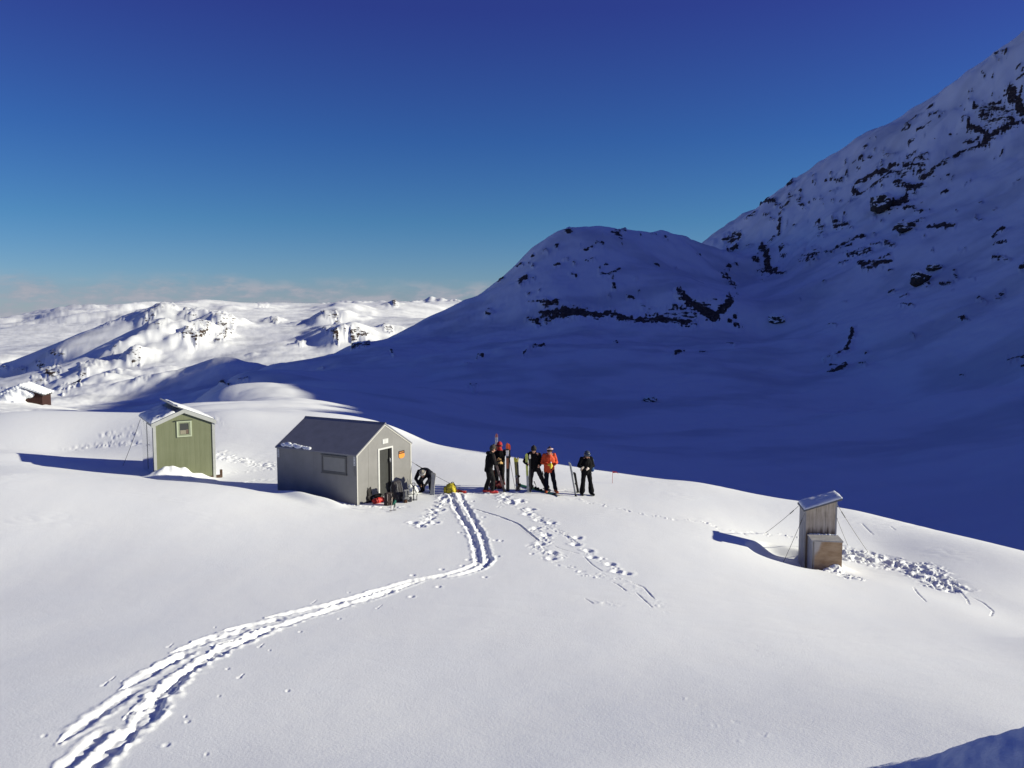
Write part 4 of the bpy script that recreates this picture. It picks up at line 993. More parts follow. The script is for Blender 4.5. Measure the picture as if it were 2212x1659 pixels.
# ------------------------------------------------------------------ outhouse
def outhouse():
    yaw, W, L, hl, hr = -.149, .95, .929, 1.606, 1.945
    bd, bh, bo = .759, .864, .135
    A = (9.234, 26.43, -1.154)
    t = thing('outhouse', 'narrow weathered plywood outhouse with a slanted snowy roof held by guy wires', 'outhouse', A, (0, 0, yaw))
    z0 = -.75; th = .03
    def dark_foot(nt, tc, col, a, b):          # boards turn dark brown towards the foot
        sp = nd(nt, 'ShaderNodeSeparateXYZ'); nt.links.new(tc.outputs['Object'], sp.inputs[0])
        e = mth(nt, 'ADD', sp.outputs['Z'], mth(nt, 'MULTIPLY', mth(nt, 'SUBTRACT', a, .5), .7))
        mr = nd(nt, 'ShaderNodeMapRange', interpolation_type='SMOOTHSTEP'); mr.inputs['From Min'].default_value = 1.10; mr.inputs['From Max'].default_value = .86; nt.links.new(e, mr.inputs['Value'])
        mx = nd(nt, 'ShaderNodeMix', data_type='RGBA'); nt.links.new(mth(nt, 'MULTIPLY', mr.outputs[0], .8), mx.inputs[0]); nt.links.new(col, mx.inputs[6]); mx.inputs[7].default_value = (.085, .055, .04, 1); return mx.outputs[2]
    WD = wood_mat('weathered_plywood', (.31, .25, .185), (.52, .435, .335), (.66, .58, .47), axis=(1, 1, .10), sc=11, extra=dark_foot)
    WS = wood_mat('silvered_side_boards', (.26, .25, .245), (.34, .33, .325), (.42, .41, .40), axis=(1, 1, .08), sc=9)
    bm = B(); prism(bm, [(0, z0), (W, z0), (W, hr), (0, hl)], 0, th); obj('front_wall', bm, WD, t)
    bm = B()
    for x in (.33, .62): box(bm, x, x + .006, -.003, 0, bh, hl + x * .35 - .03)
    obj('board_joint', bm, mat('dark_gap', (.05, .042, .035), .9), t)
    bm = B(); box(bm, 0, th, th, L, z0, hl); box(bm, W - th, W, th, L, z0, hr - .01); prism(bm, [(th, z0), (W - th, z0), (W - th, hr - .02), (th, hl)], L - th, L); obj('side_wall', bm, WS, t)
    bm = B(); box(bm, -.012, .035, -.014, -.002, z0, hl - .02); box(bm, W - .035, W + .012, -.014, -.002, bh, hr - .04); obj('corner_trim', bm, WS, t)
    s = (hr - hl) / W; o1, o2 = .06, .14
    bm = B(); prism(bm, [(-o1, hl - o1 * s + .005), (W + o2, hr + o2 * s + .005), (W + o2, hr + o2 * s + .055), (-o1, hl - o1 * s + .055)], -.09, L + .08)
    rf = obj('roof', bm, mat('grey_roof_board', (.13, .13, .14), .6, .15), t)
    snow_sheet('roof_snow', rf, lambda u, v: (-o1 + .02 + u * (W + o1 + o2 - .02), -.08 + v * (L + .14), hl + (-o1 + .02 + u * (W + o1 + o2 - .02)) * s + .055), 40, 40, .085, 0, 4.0, edge=.16, du=1.15, dv=1.05)
    # box for the bucket, in front
    def frost(nt, tc, col, a, b):          # rime on the upper left half of the panel, ochre stain below
        sp = nd(nt, 'ShaderNodeSeparateXYZ'); nt.links.new(tc.outputs['Object'], sp.inputs[0])
        e = mth(nt, 'SUBTRACT', mth(nt, 'MULTIPLY', sp.outputs['Z'], .75), mth(nt, 'MULTIPLY', sp.outputs['X'], 1.15))
        e = mth(nt, 'ADD', e, mth(nt, 'MULTIPLY', mth(nt, 'SUBTRACT', b, .5), .45))
        mr = nd(nt, 'ShaderNodeMapRange', interpolation_type='SMOOTHSTEP'); mr.inputs['From Min'].default_value = .0; mr.inputs['From Max'].default_value = .22; nt.links.new(e, mr.inputs['Value'])
        mx = nd(nt, 'ShaderNodeMix', data_type='RGBA'); nt.links.new(mth(nt, 'MULTIPLY', mr.outputs[0], .8), mx.inputs[0]); nt.links.new(col, mx.inputs[6]); mx.inputs[7].default_value = (.50, .49, .48, 1)
        return mx.outputs[2]
    PB = wood_mat('stained_plywood', (.27, .165, .085), (.40, .275, .165), (.50, .36, .23), axis=(.3, 1, 1), sc=6, extra=frost)
    bm = B(); box(bm, bo, W + .03, -bd, -.0, z0, bh - .03); bx = obj('bucket_box', bm, PB, t)
    bm = B(); box(bm, bo - .06, W + .05, -bd - .03, -.004, bh - .028, bh + .01); ld = obj('lid', bm, WS, bx)
    bm = B(); box(bm, bo - .035, bo - .02, -bd - .01, 0, z0, bh - .03); box(bm, bo + .01, bo + .03, -bd - .012, -bd - .001, z0, bh - .03); obj('batten', bm, WS, bx)
    bm = B()
    for i in range(8): capsule(bm, (bo + .02 + i * .105, -.04, bh + .012), (bo + .08 + i * .105, -.05, bh + .012), .022, .02 + .008 * (i % 3))
    fused('lid_snow', bm, MSNOW, ld, .012, 3)
    for P0, X, Y in (((-.06, L * .9, hl - .05), 1652, 1150), ((.0, .0, hl - .04), 1690, 1196), ((W, -.03, hr - .10), 1876, 1192), ((W, L * .5, hr - .35), 1832, 1178)):
        g = gp(X, Y, -.03); q = to_local(A, yaw, g)
        bm = B(); tube(bm, sagged(P0, q, 10, .03), .0075, 6); gw = obj('guy_wire', bm, ROPE, t)
        bm = B(); a = Vector(P0).lerp(q, .13); c = Vector(P0).lerp(q, .24); tube(bm, [a - Vector((0, 0, .015)), c - Vector((0, 0, .022))], .016, 6); obj('tensioner', bm, GF, gw)
    return t
outhouse()

# ------------------------------------------------------------------ cabin under snow, far left
def far_cabin():
    c = pt(52, 868, 262); c.z = ground(c.x, c.y) - 1.7 
    yaw = .20
    t = thing('snowed_in_cabin', 'dark brown cabin half buried in a snowdrift in the valley', 'cabin', c, (0, 0, yaw))
    W, L, he, hr = 9.0, 7.0, 3.4, 5.7
    wm = wood_mat('dark_brown_boards', (.028, .012, .010), (.045, .02, .017), (.07, .034, .026), axis=(1, 1, .1), sc=4)
    bm = B(); prism(bm, [(-W / 2, -3), (W / 2, -3), (W / 2, he), (-.6, hr), (-W / 2, he)], 0, L); obj('wall', bm, wm, t)
    bm = B()
    prism(bm, [(-.6, hr + .02), (W / 2 + .3, he - .15), (W / 2 + .3, he + .25), (-.6, hr + .45)], -.3, L + .3)
    prism(bm, [(-.602, hr + .02), (-W / 2 - .3, he - .15), (-W / 2 - .3, he + .25), (-.602, hr + .45)], -.3, L + .3)
    rf = obj('roof', bm, mat('dark_roof', (.05, .045, .045), .7), t)
    bm = B()
    for i in range(9):
        f = i / 8; x = -.6 + f * (W / 2 + .9); z = hr + .5 + (he - hr) * f * .95
        for y in (0, 2, 4, 6): capsule(bm, (x, y - .6, z), (x + .3, y + .9, z - .15), .55 - .2 * f, .55 - .2 * f)
    for i in range(7):
        f = i / 6; x = -.6 - f * (W / 2); z = hr + .5 + (he - hr) * f
        for y in (0, 2, 4, 6): capsule(bm, (x, y - .6, z), (x - .3, y + .9, z - .15), .6, .6)
    fused('roof_snow', bm, MSNOW, rf, .18, 4, .12, .6)
    # drift plastered over the left and upper front
    bm = B()
    for x, y, z, r in ((-4.6, -.6, 1.0, 2.4), (-3.6, -.5, 2.6, 2.0), (-2.4, -.3, 3.4, 1.7), (-1.2, -.2, 4.1, 1.4), (0, 0, 4.2, 1.15), (1.0, .1, 4.0, .9), (-5.2, 1, 0, 2.8), (-2.8, -.6, 1.8, 1.5), (-1.4, -.4, 2.8, 1.2), (0, -.1, 3.2, .9), (-5.2, 3, 2, 2.8), (-3.5, 1, 4.0, 1.7), (-2.2, .5, 4.6, 1.4), (-1.0, .3, 5.0, 1.2), (.4, -.1, 4.0, 1.2), (1.6, .1, 3.7, .9), (-1.6, -1, 1.2, 1.6), (-.2, -.8, .9, 1.3)):
        capsule(bm, (x, y, z), (x + .3, y + .4, z), r, r)
    fused('snowdrift', bm, MSNOW, t, .22, 6, .2, .5)
    return t
far_cabin()

# ------------------------------------------------------------------ boulders
def rock_mat(name='snowy_rock', th=.28):
    m, nt, b = nodes(name); L = nt.links.new
    tc = nd(nt, 'ShaderNodeTexCoord'); geo = nd(nt, 'ShaderNodeNewGeometry'); sp = nd(nt, 'ShaderNodeSeparateXYZ'); L(geo.outputs['Normal'], sp.inputs[0])
    n = nd(nt, 'ShaderNodeTexNoise', i_Scale=1.1, i_Detail=8.0, i_Roughness=.7); L(tc.outputs['Object'], n.inputs['Vector'])
    rc = ramp(nt, n.outputs['Fac'], [(.3, (.016, .012, .011)), (.55, (.05, .038, .032)), (.75, (.12, .095, .08))])
    e = mth(nt, 'ADD', sp.outputs['Z'], mth(nt, 'MULTIPLY', mth(nt, 'SUBTRACT', n.outputs['Fac'], .5), 1.1))
    mr = nd(nt, 'ShaderNodeMapRange', interpolation_type='SMOOTHSTEP'); mr.inputs['From Min'].default_value = th; mr.inputs['From Max'].default_value = th + .14; L(e, mr.inputs['Value'])
    mx = nd(nt, 'ShaderNodeMix', data_type='RGBA'); L(mr.outputs[0], mx.inputs[0]); L(rc, mx.inputs[6]); mx.inputs[7].default_value = (.80, .815, .84, 1)
    L(mx.outputs[2], b.inputs['Base Color']); b.inputs['Roughness'].default_value = .85
    bp = nd(nt, 'ShaderNodeBump', i_Strength=.7, i_Distance=.3); L(n.outputs['Fac'], bp.inputs['Height']); L(bp.outputs[0], b.inputs['Normal'])
    return m
RKM = rock_mat()
RKS = rock_mat('snow_covered_rock', -.12)

def boulder(X, Y, wpx, hpx, label, seed, dep=.8, sink=.35, blocky=2.6, m=None):
    p = gp(X, Y); r = math.hypot(p.x, p.y); k = SC * r / FPX
    W, H = wpx * k / 2, hpx * k / 2 / (1 - sink * .5)
    bm = B(); bmesh.ops.create_icosphere(bm, subdivisions=5, radius=1)
    for v in bm.verts:
        d = v.co.normalized()
        q = (abs(d.x) ** blocky + abs(d.y) ** blocky + abs(d.z) ** blocky) ** (-1 / blocky)
        nz_ = mnoise.noise(d * 1.7 + Vector((seed, 0, 0))) * .28 + abs(mnoise.noise(d * 4 + Vector((seed, 3, 0)))) * .14 + mnoise.noise(d * 9 + Vector((0, seed, 0))) * .04
        c = d * q * (1 + nz_)
        v.co = Vector((c.x * W, c.y * W * dep, c.z * H))
    o = obj('boulder', bm, m or RKM, None, True)
    o.location = p + Vector((0, W * dep * .4, H * (1 - sink))); o.rotation_euler = (0, 0, seed)
    return tag(o, label, 'boulder', 'boulders lying on the shaded slopes')
boulder(1406, 861, 30, 12, 'flat snow-capped boulder alone on the blue valley floor', 1.0, sink=.4, m=RKS)
boulder(1679, 690, 32, 17, 'snow-topped block on the snow chute between hill and mountain', 2.3, sink=.4, m=RKS)
boulder(1991, 612, 36, 26, 'bare pointed dark boulder low on the right mountain', 3.1, sink=.3, blocky=2.0)
boulder(1909, 446, 50, 32, 'largest dark boulder, just below the cliff of the right mountain', 4.4, sink=.3)
boulder(2021, 578, 26, 12, 'small dark boulder above the pointed one on the right mountain', 5.2, sink=.3)
boulder(1960, 496, 36, 18, 'snow-streaked boulder halfway down the right mountain', 6.5, sink=.4)

# ================================================================== people
SKIN = mat('skin', (.50, .27, .19), .55, .06, 20)
GLV_P = mat('pale_glove', (.50, .44, .40), .8, .1, 30)
BLK = mat('black_fabric', (.006, .006, .0075), .85, .3, 14, spec=.1)
BLK2 = mat('charcoal_fabric', (.017, .016, .017), .85, .25, 14, spec=.1)
NAVY = mat('navy_black_fabric', (.006, .007, .013), .85, .3, 14, spec=.1)
BROWN = mat('dark_brown_trousers', (.026, .021, .022), .85, .25, 14, spec=.1)
ORJ = mat('orange_jacket_cloth', (.52, .055, .010), .7, .12, 14)
RED = mat('red_cloth', (.36, .018, .016), .65, .15, 14)
DRED = mat('dark_red_cloth', (.12, .012, .014), .7, .2, 12)
ORB = mat('orange_boot_shell', (.50, .09, .02), .45, .15, 14)
HAIRM = mat('dark_hair', (.02, .014, .010), .7, .3, 40)
YEL = mat('yellow_cloth', (.62, .50, .03), .65, .12, 14)
GREY = mat('grey_plastic', (.28, .28, .28), .5, .1, 14)
DKPL = mat('black_plastic', (.008, .008, .008), .5, .2, 14, spec=.2)
WPL = mat('white_plastic', (.72, .72, .70), .4, .05, 14)
EYEM = mat('dark_eye', (.012, .010, .010), .25, .1, 40)

def person(label, pos, yaw, up, lo, boot, J=None, s=1.0, hat=None, hood=None, goggles=None, gloves=None, hem=.84, flare=.0, seed=0.0, jl=None):
    """J holds joint positions in the figure's own frame: x to its right hand side seen from behind, y forward, z up"""
    D = dict(pelvis=(0, 0, .95), chest=(0, .01, 1.30), neck=(0, .03, 1.50), head=(0, .07, 1.66), look=(0, 1, -.12),
             hipR=(.095, 0, .93), hipL=(-.095, 0, .93), kneeR=(.11, .04, .50), kneeL=(-.11, .04, .50), ankR=(.12, 0, .09), ankL=(-.12, 0, .09), toeR=None, toeL=None,
             shR=(.19, .0, 1.44), shL=(-.19, .0, 1.44), elR=(.27, -.02, 1.17), elL=(-.27, -.02, 1.17), wrR=(.24, .17, 1.0), wrL=(-.24, .17, 1.0), haR=None, haL=None)
    D.update(J or {})
    V_ = {k: (Vector(v) if v is not None else None) for k, v in D.items()}
    t = thing('person', label, 'person', pos, (0, 0, yaw), None); t.scale = (s, s, s)
    look = V_['look'].normalized(); side = look.cross(Vector((0, 0, 1))).normalized(); hup = side.cross(look)
    H = V_['head']
    def hp(x, y, z): return H + side * x + look * y + hup * z
    # ---- one continuous body with head, hands and fingers
    bm = B()
    capsule(bm, V_['pelvis'] + Vector((-.07, 0, 0)), V_['pelvis'] + Vector((.07, 0, 0)), .11, .11)
    capsule(bm, V_['pelvis'], V_['chest'], .12, .135); capsule(bm, V_['chest'], V_['neck'] - Vector((0, 0, .06)), .13, .09)
    capsule(bm, V_['shR'], V_['shL'], .062, .062)
    capsule(bm, V_['neck'] - Vector((0, 0, .05)), hp(0, -.02, -.06), .058, .056)
    capsule(bm, hp(0, -.015, .035), hp(0, .0, .025), .094, .09); capsule(bm, hp(0, .02, -.03), hp(0, .035, -.075), .075, .05)
    capsule(bm, hp(0, .088, .0), hp(0, .108, -.022), .014, .017); capsule(bm, hp(-.035, .082, .022), hp(.035, .082, .022), .014, .014)
    for q in (-1, 1):
        capsule(bm, hp(q * .088, -.005, .012), hp(q * .094, -.015, -.022), .020, .014)
        capsule(bm, hp(q * .036, .068, -.02), hp(q * .04, .06, -.03), .024, .022)
    capsule(bm, hp(-.022, .082, -.055), hp(.022, .082, -.055), .010, .010)
    for S_ in 'RL':
        sg = 1 if S_ == 'R' else -1
        capsule(bm, V_['hip' + S_], V_['knee' + S_], .085, .058); capsule(bm, V_['knee' + S_], V_['ank' + S_], .058, .042)
        toe = V_['toe' + S_] or (V_['ank' + S_] + Vector((sg * .03, .17, -.045)))
        V_['toe' + S_] = toe
        capsule(bm, V_['ank' + S_] - Vector((0, .03, .04)), toe, .042, .034)
        capsule(bm, V_['sh' + S_], V_['el' + S_], .055, .042); capsule(bm, V_['el' + S_], V_['wr' + S_], .042, .030)
        w_ = V_['wr' + S_]; hd = V_['ha' + S_] or (w_ + (w_ - V_['el' + S_]).normalized() * .085)
        d, u, n = frame_of(hd - w_)
        u = (Vector((0, 0, 1)) - d * d.z); u = u.normalized() if u.length > .1 else Vector((1, 0, 0)); n = d.cross(u)
        cu = n * (1 if n.x * -sg > 0 else -1)              # fingers curl towards the body's middle
        for k, (o_, l) in enumerate(((.027, .066), (.009, .074), (-.009, .070), (-.026, .054))):
            a = w_ + d * .012 + u * o_ * .6; b_ = w_ + d * .085 + u * o_
            capsule(bm, a, b_, .016, .0125, 8)
            c = b_ + d * l * .45 + cu * .014; e = c + d * l * .22 + cu * l * .42
            capsule(bm, b_, c, .0115, .0105, 8); capsule(bm, c, e, .0105, .009, 8)
        th0 = w_ + d * .03 + u * .026; th1 = th0 + d * .035 + u * .026 + cu * .018
        capsule(bm, th0, th1, .0145, .012, 8); capsule(bm, th1, th1 + d * .03 + cu * .016, .012, .010, 8)
    body = fused('body', bm, SKIN, t, .0085, 2)
    for q in (-1, 1):
        bm = B(); capsule(bm, hp(q * .034, .082, .004), hp(q * .034, .084, .004), .0125, .0125, 10); obj('eye', bm, EYEM, t, True)
    # ---- clothes
    bm = B(); tors = V_['chest'] - V_['pelvis']; tl = tors.length; td = tors.normalized()
    hemv = V_['pelvis'] + td * (hem - .95)
    for x in (-.075, .075):
        capsule(bm, hemv + Vector((x * 1.05, 0, 0)), V_['chest'] + Vector((x, 0, .0)), .128, .145)
        capsule(bm, V_['chest'] + Vector((x, 0, 0)), V_['neck'] + Vector((x * .55, -.01, -.10)), .142, .105)
    capsule(bm, hemv, V_['chest'], .142, .158); capsule(bm, V_['chest'], V_['neck'] - Vector((0, 0, .05)), .156, .098)
    capsule(bm, V_['shR'] * .97 + Vector((0, 0, -.01)), V_['shL'] * .97 + Vector((0, 0, -.01)), .085, .085)
    capsule(bm, V_['neck'] - Vector((0, .01, .04)), V_['neck'] + Vector((0, -.01, .015)), .085, .08)
    for S_ in 'RL':
        capsule(bm, V_['sh' + S_], V_['el' + S_], .084, .068); capsule(bm, V_['el' + S_], V_['wr' + S_] - (V_['wr' + S_] - V_['el' + S_]).normalized() * .01, .067, .052)
    if hood == 'down':
        capsule(bm, V_['neck'] + Vector((-.08, -.10, -.01)), V_['neck'] + Vector((.08, -.10, -.01)), .075, .075)
    fused('jacket', bm, up, t, .013, 3, .011, 9, seed=seed, label=jl, clip=(hemv - td * .02, td, .24))
    bm = B()
    capsule(bm, V_['pelvis'] + Vector((-.06, 0, -.01)), V_['pelvis'] + Vector((.06, 0, -.01)), .132, .132)
    for S_ in 'RL':
        k, a = V_['knee' + S_], V_['ank' + S_]
        capsule(bm, V_['hip' + S_], k, .112, .086); capsule(bm, k, a + (k - a).normalized() * .12, .086, .082 + flare)
        capsule(bm, a + (k - a).normalized() * .14, a + (k - a).normalized() * .05, .082 + flare, .084 + flare)
    fused('trousers', bm, lo, t, .013, 3, .012, 8, seed=seed + 30)
    for S_ in 'RL':
        bm = B(); a, k, toe = V_['ank' + S_], V_['knee' + S_], V_['toe' + S_]
        capsule(bm, a + (k - a).normalized() * .24, a, .070, .072); capsule(bm, a - Vector((0, .045, .03)), toe, .062, .052)
        capsule(bm, a - Vector((0, .05, .055)), toe - Vector((0, 0, .02)), .036, .036)
        fused('boot', bm, boot, t, .012, 2)
    for S_ in 'RL':
        if gloves is None: continue
        gm = gloves if not isinstance(gloves, dict) else gloves.get(S_)
        if gm is None: continue
        w_ = V_['wr' + S_]; hd = V_['ha' + S_] or (w_ + (w_ - V_['el' + S_]).normalized() * .085); d = (hd - w_).normalized()
        bm = B(); capsule(bm, w_ - d * .05, w_ + d * .02, .046, .042); capsule(bm, w_ + d * .02, w_ + d * .11, .044, .038)
        u = (Vector((0, 0, 1)) - d * d.z).normalized() if abs(d.z) < .95 else Vector((1, 0, 0))
        for k in (-1, 0, 1): capsule(bm, w_ + d * .10 + u * k * .022, w_ + d * .165 + u * k * .024 + Vector((0, 0, -.015)), .018, .015)
        capsule(bm, w_ + d * .04 + u * .03, w_ + d * .09 + u * .062, .020, .017)
        fused('glove', bm, gm, t, .010, 2)
    if hat:
        hm, kind = hat
        bm = B()
        if kind == 'helmet':
            capsule(bm, hp(0, -.02, .055), hp(0, .015, .05), .122, .116); capsule(bm, hp(0, -.05, -.01), hp(0, -.035, .03), .105, .11)
            for q in (-1, 1): capsule(bm, hp(q * .095, -.02, .02), hp(q * .095, -.01, -.05), .03, .028)
            capsule(bm, hp(-.06, .105, .062), hp(.06, .105, .062), .018, .018)
        elif kind == 'balaclava':
            capsule(bm, hp(0, -.018, .045), hp(0, .0, .04), .108, .104); capsule(bm, hp(0, -.01, -.05), hp(0, .02, -.09), .098, .08); capsule(bm, hp(0, .05, -.065), hp(0, .055, -.085), .06, .055); capsule(bm, hp(0, -.02, -.10), hp(0, -.02, -.17), .085, .10)
        else:
            capsule(bm, hp(0, -.03, .055), hp(0, -.005, .05), .108, .104); capsule(bm, hp(0, -.045, .01), hp(0, -.04, .03), .098, .10)
            capsule(bm, hp(-.075, .055, .042), hp(.075, .055, .042), .034, .034); capsule(bm, hp(0, -.03, .13), hp(0, -.03, .17), .05, .035)
        ho = fused('hat' if kind != 'helmet' else 'helmet', bm, hm, t, .010, 3)
        if kind == 'striped':
            for z, mm in ((.075, WPL), (.115, GREY)):
                bm = B(); tube(bm, [hp(.113 * math.cos(a) * (1 - (z - .05) * 2.0), -.02 + .113 * math.sin(a) * (1 - (z - .05) * 2.0), z) for a in [i * 2 * math.pi / 24 for i in range(25)]], .013, 6); obj('hat_stripe', bm, mm, ho, True)
    else:
        bm = B(); capsule(bm, hp(0, -.03, .05), hp(0, -.01, .05), .103, .10); capsule(bm, hp(0, -.05, .0), hp(0, -.045, -.03), .09, .08); capsule(bm, hp(-.05, .06, .075), hp(.05, .06, .075), .035, .035); fused('hair', bm, HAIRM, t, .010, 2, .006, 30)
    if hood == 'up':
        bm = B(); capsule(bm, hp(0, -.03, .06), hp(0, .0, .05), .128, .118); capsule(bm, hp(0, -.05, -.03), hp(0, -.04, -.10), .12, .11)
        for q in (-1, 1): capsule(bm, hp(q * .09, .03, .06), hp(q * .08, .03, -.08), .04, .04)
        fused('hood', bm, up, t, .013, 3, .006, 14, seed=seed)
    if goggles:
        bm = B(); tube(bm, [hp(.118 * math.sin(a), -.01 + .125 * math.cos(a), goggles[1]) for a in [R(-75) + i * R(150) / 12 for i in range(13)]], .026, 8)
        obj('goggles', bm, goggles[0], t, True)
    return t

def face_cam(p, off=0):          # heading whose +y looks at the camera
    return math.atan2(p.x, -p.y) + 0 + off if False else math.pi - math.atan2(p.x, p.y) + off

# P1: black jacket, seen from the side, facing the planted skis
p = gp(1056, 1068)
person('person in black hooded jacket and red ski boots facing the tall planted skis', p, R(-72), BLK, BLK2, mat('red_boot_shell', (.42, .03, .03), .4, .15), dict(
    chest=(0, .05, 1.30), neck=(0, .09, 1.49), head=(0, .16, 1.625), look=(-.25, 1, -.45), shR=(.2, .07, 1.42), shL=(-.2, .07, 1.42),
    elR=(.26, .12, 1.14), wrR=(.15, .36, 1.12), elL=(-.26, .10, 1.15), wrL=(-.12, .34, 1.20), ankR=(.13, .10, .09), ankL=(-.13, -.10, .09), kneeR=(.12, .13, .50), kneeL=(-.12, .05, .50)),
    hat=(mat('grey_brown_beanie', (.05, .043, .036), .9, .3, 30), 'beanie'), hood='down', gloves=mat('tan_glove', (.45, .28, .10), .7, .15), hem=.80, seed=1)
# P2: red balaclava, behind the skis, right arm out to the orange skis
p = gp(1079, 1057)
person('person in red balaclava and dark jacket standing behind the skis with an arm out', p, face_cam(p), BLK, BLK2, DKPL, dict(
    look=(.1, 1, -.15), shR=(.2, 0, 1.43), elR=(-.0 + .25, .1, 1.17), wrR=(.12, .30, 1.08), shL=(-.2, .02, 1.43), elL=(-.36, .08, 1.24), wrL=(-.34, .32, 1.24)), s=1.0,
    hat=(mat('red_balaclava_wool', (.40, .016, .018), .8, .15, 30), 'balaclava'), goggles=(mat('maroon_goggles', (.06, .006, .008), .25), .012), gloves=DKPL, seed=4)
# P3: dark jacket, leaning over the yellow skis in front of him
p = gp(1155, 1064)
person('person in black jacket looking down at yellow skis held upright', p, face_cam(p, R(16)), BLK, BROWN, mat('cream_boot_shell', (.46, .44, .34), .5, .1), dict(
    pelvis=(.0, -.03, .92), hipR=(.10, -.03, .90), hipL=(-.09, -.03, .90), chest=(.05, .02, 1.27), neck=(.07, .09, 1.46), head=(.09, .17, 1.60), look=(.25, 1, -.55),
    kneeR=(.17, .05, .48), ankR=(.19, .0, .09), kneeL=(-.27, .02, .49), ankL=(-.50, .03, .09),
    shR=(.25, .04, 1.41), shL=(-.16, .04, 1.39), elR=(.42, .05, 1.16), wrR=(.40, .27, 1.12), elL=(-.24, .02, 1.12), wrL=(-.12, .24, 1.02)), s=1.0,
    hat=(mat('black_cap', (.010, .009, .010), .8, .3, 30), 'beanie'), hood='down', gloves={'R': DKPL}, hem=.82, flare=.012, seed=7)
# P4: orange jacket
p = gp(1186, 1066)
P4 = person('person in orange jacket with orange ski boots holding a yellow thing at the waist', p, face_cam(p, R(14)), ORJ, NAVY, ORB, dict(
    chest=(0, .02, 1.26), neck=(0, .05, 1.46), head=(.01, .11, 1.60), look=(.12, 1, -.3), ankR=(.13, .05, .09), ankL=(-.24, .08, .09), kneeL=(-.16, .08, .50),
    elR=(.28, .0, 1.15), wrR=(.10, .26, 1.12), elL=(-.29, -.02, 1.14), wrL=(-.07, .27, 1.08)), s=.98,
    hat=(mat('dark_maroon_beanie', (.035, .010, .012), .8, .3, 30), 'beanie'), hood='down', gloves=mat('yellow_glove', (.66, .52, .05), .7, .1), hem=.80, seed=11)
bm = B(); tube(bm, [Vector(( .105 * math.cos(a), .10 + .11 * math.sin(a), 1.685 + .02 * math.sin(a))) for a in [R(10) + i * R(160) / 10 for i in range(11)]], .026, 8); obj('goggles', bm, mat('pink_white_goggles', (.72, .50, .48), .3), P4, True)
# P5: black suit and helmet
p = gp(1266, 1070)
P5 = person('person in black suit and dark ski helmet pulling on gloves beside upright skis', p, face_cam(p, R(22)), BLK, BLK, DKPL, dict(
    chest=(0, .03, 1.27), neck=(0, .07, 1.46), head=(.02, .13, 1.60), look=(.2, 1, -.45), ankR=(.17, -.02, .09), ankL=(-.19, .08, .09), kneeR=(.14, .03, .5), kneeL=(-.15, .07, .5),
    elR=(.33, .04, 1.17), wrR=(.27, .28, 1.13), haR=(.34, .34, 1.10), elL=(-.29, .0, 1.14), wrL=(.02, .28, 1.10)), s=.955,
    hat=(mat('slate_helmet', (.055, .065, .085), .3, .15, 14), 'helmet'), goggles=(mat('dark_blue_goggles', (.02, .03, .07), .15), .085), gloves={'L': GLV_P, 'R': mat('grey_glove', (.22, .20, .19), .7, .1)}, hood='down', hem=.84, flare=.03, seed=15)
# P6: bending down beside the hut
p = gp(921, 1066)
person('person in black bent over beside the grey hut, wearing a striped beanie', p, face_cam(p, R(-22)), NAVY, NAVY, DKPL, dict(
    pelvis=(0, -.20, .66), hipR=(.10, -.20, .65), hipL=(-.10, -.20, .65), chest=(0, .14, .82), neck=(0, .30, .84), head=(-.02, .40, .77), look=(-.1, .75, -.8),
    kneeR=(.18, .12, .46), kneeL=(-.19, .10, .46), ankR=(.16, -.06, .09), ankL=(-.18, -.08, .09), shR=(.19, .24, .83), shL=(-.19, .24, .83),
    elR=(.27, .36, .58), wrR=(.12, .44, .40), elL=(-.28, .36, .60), wrL=(-.20, .50, .44)), s=.98, hat=(mat('beanie_wool', (.30, .27, .22), .9, .3, 30), 'striped'), gloves=DKPL, hem=.88, flare=.01, seed=20)

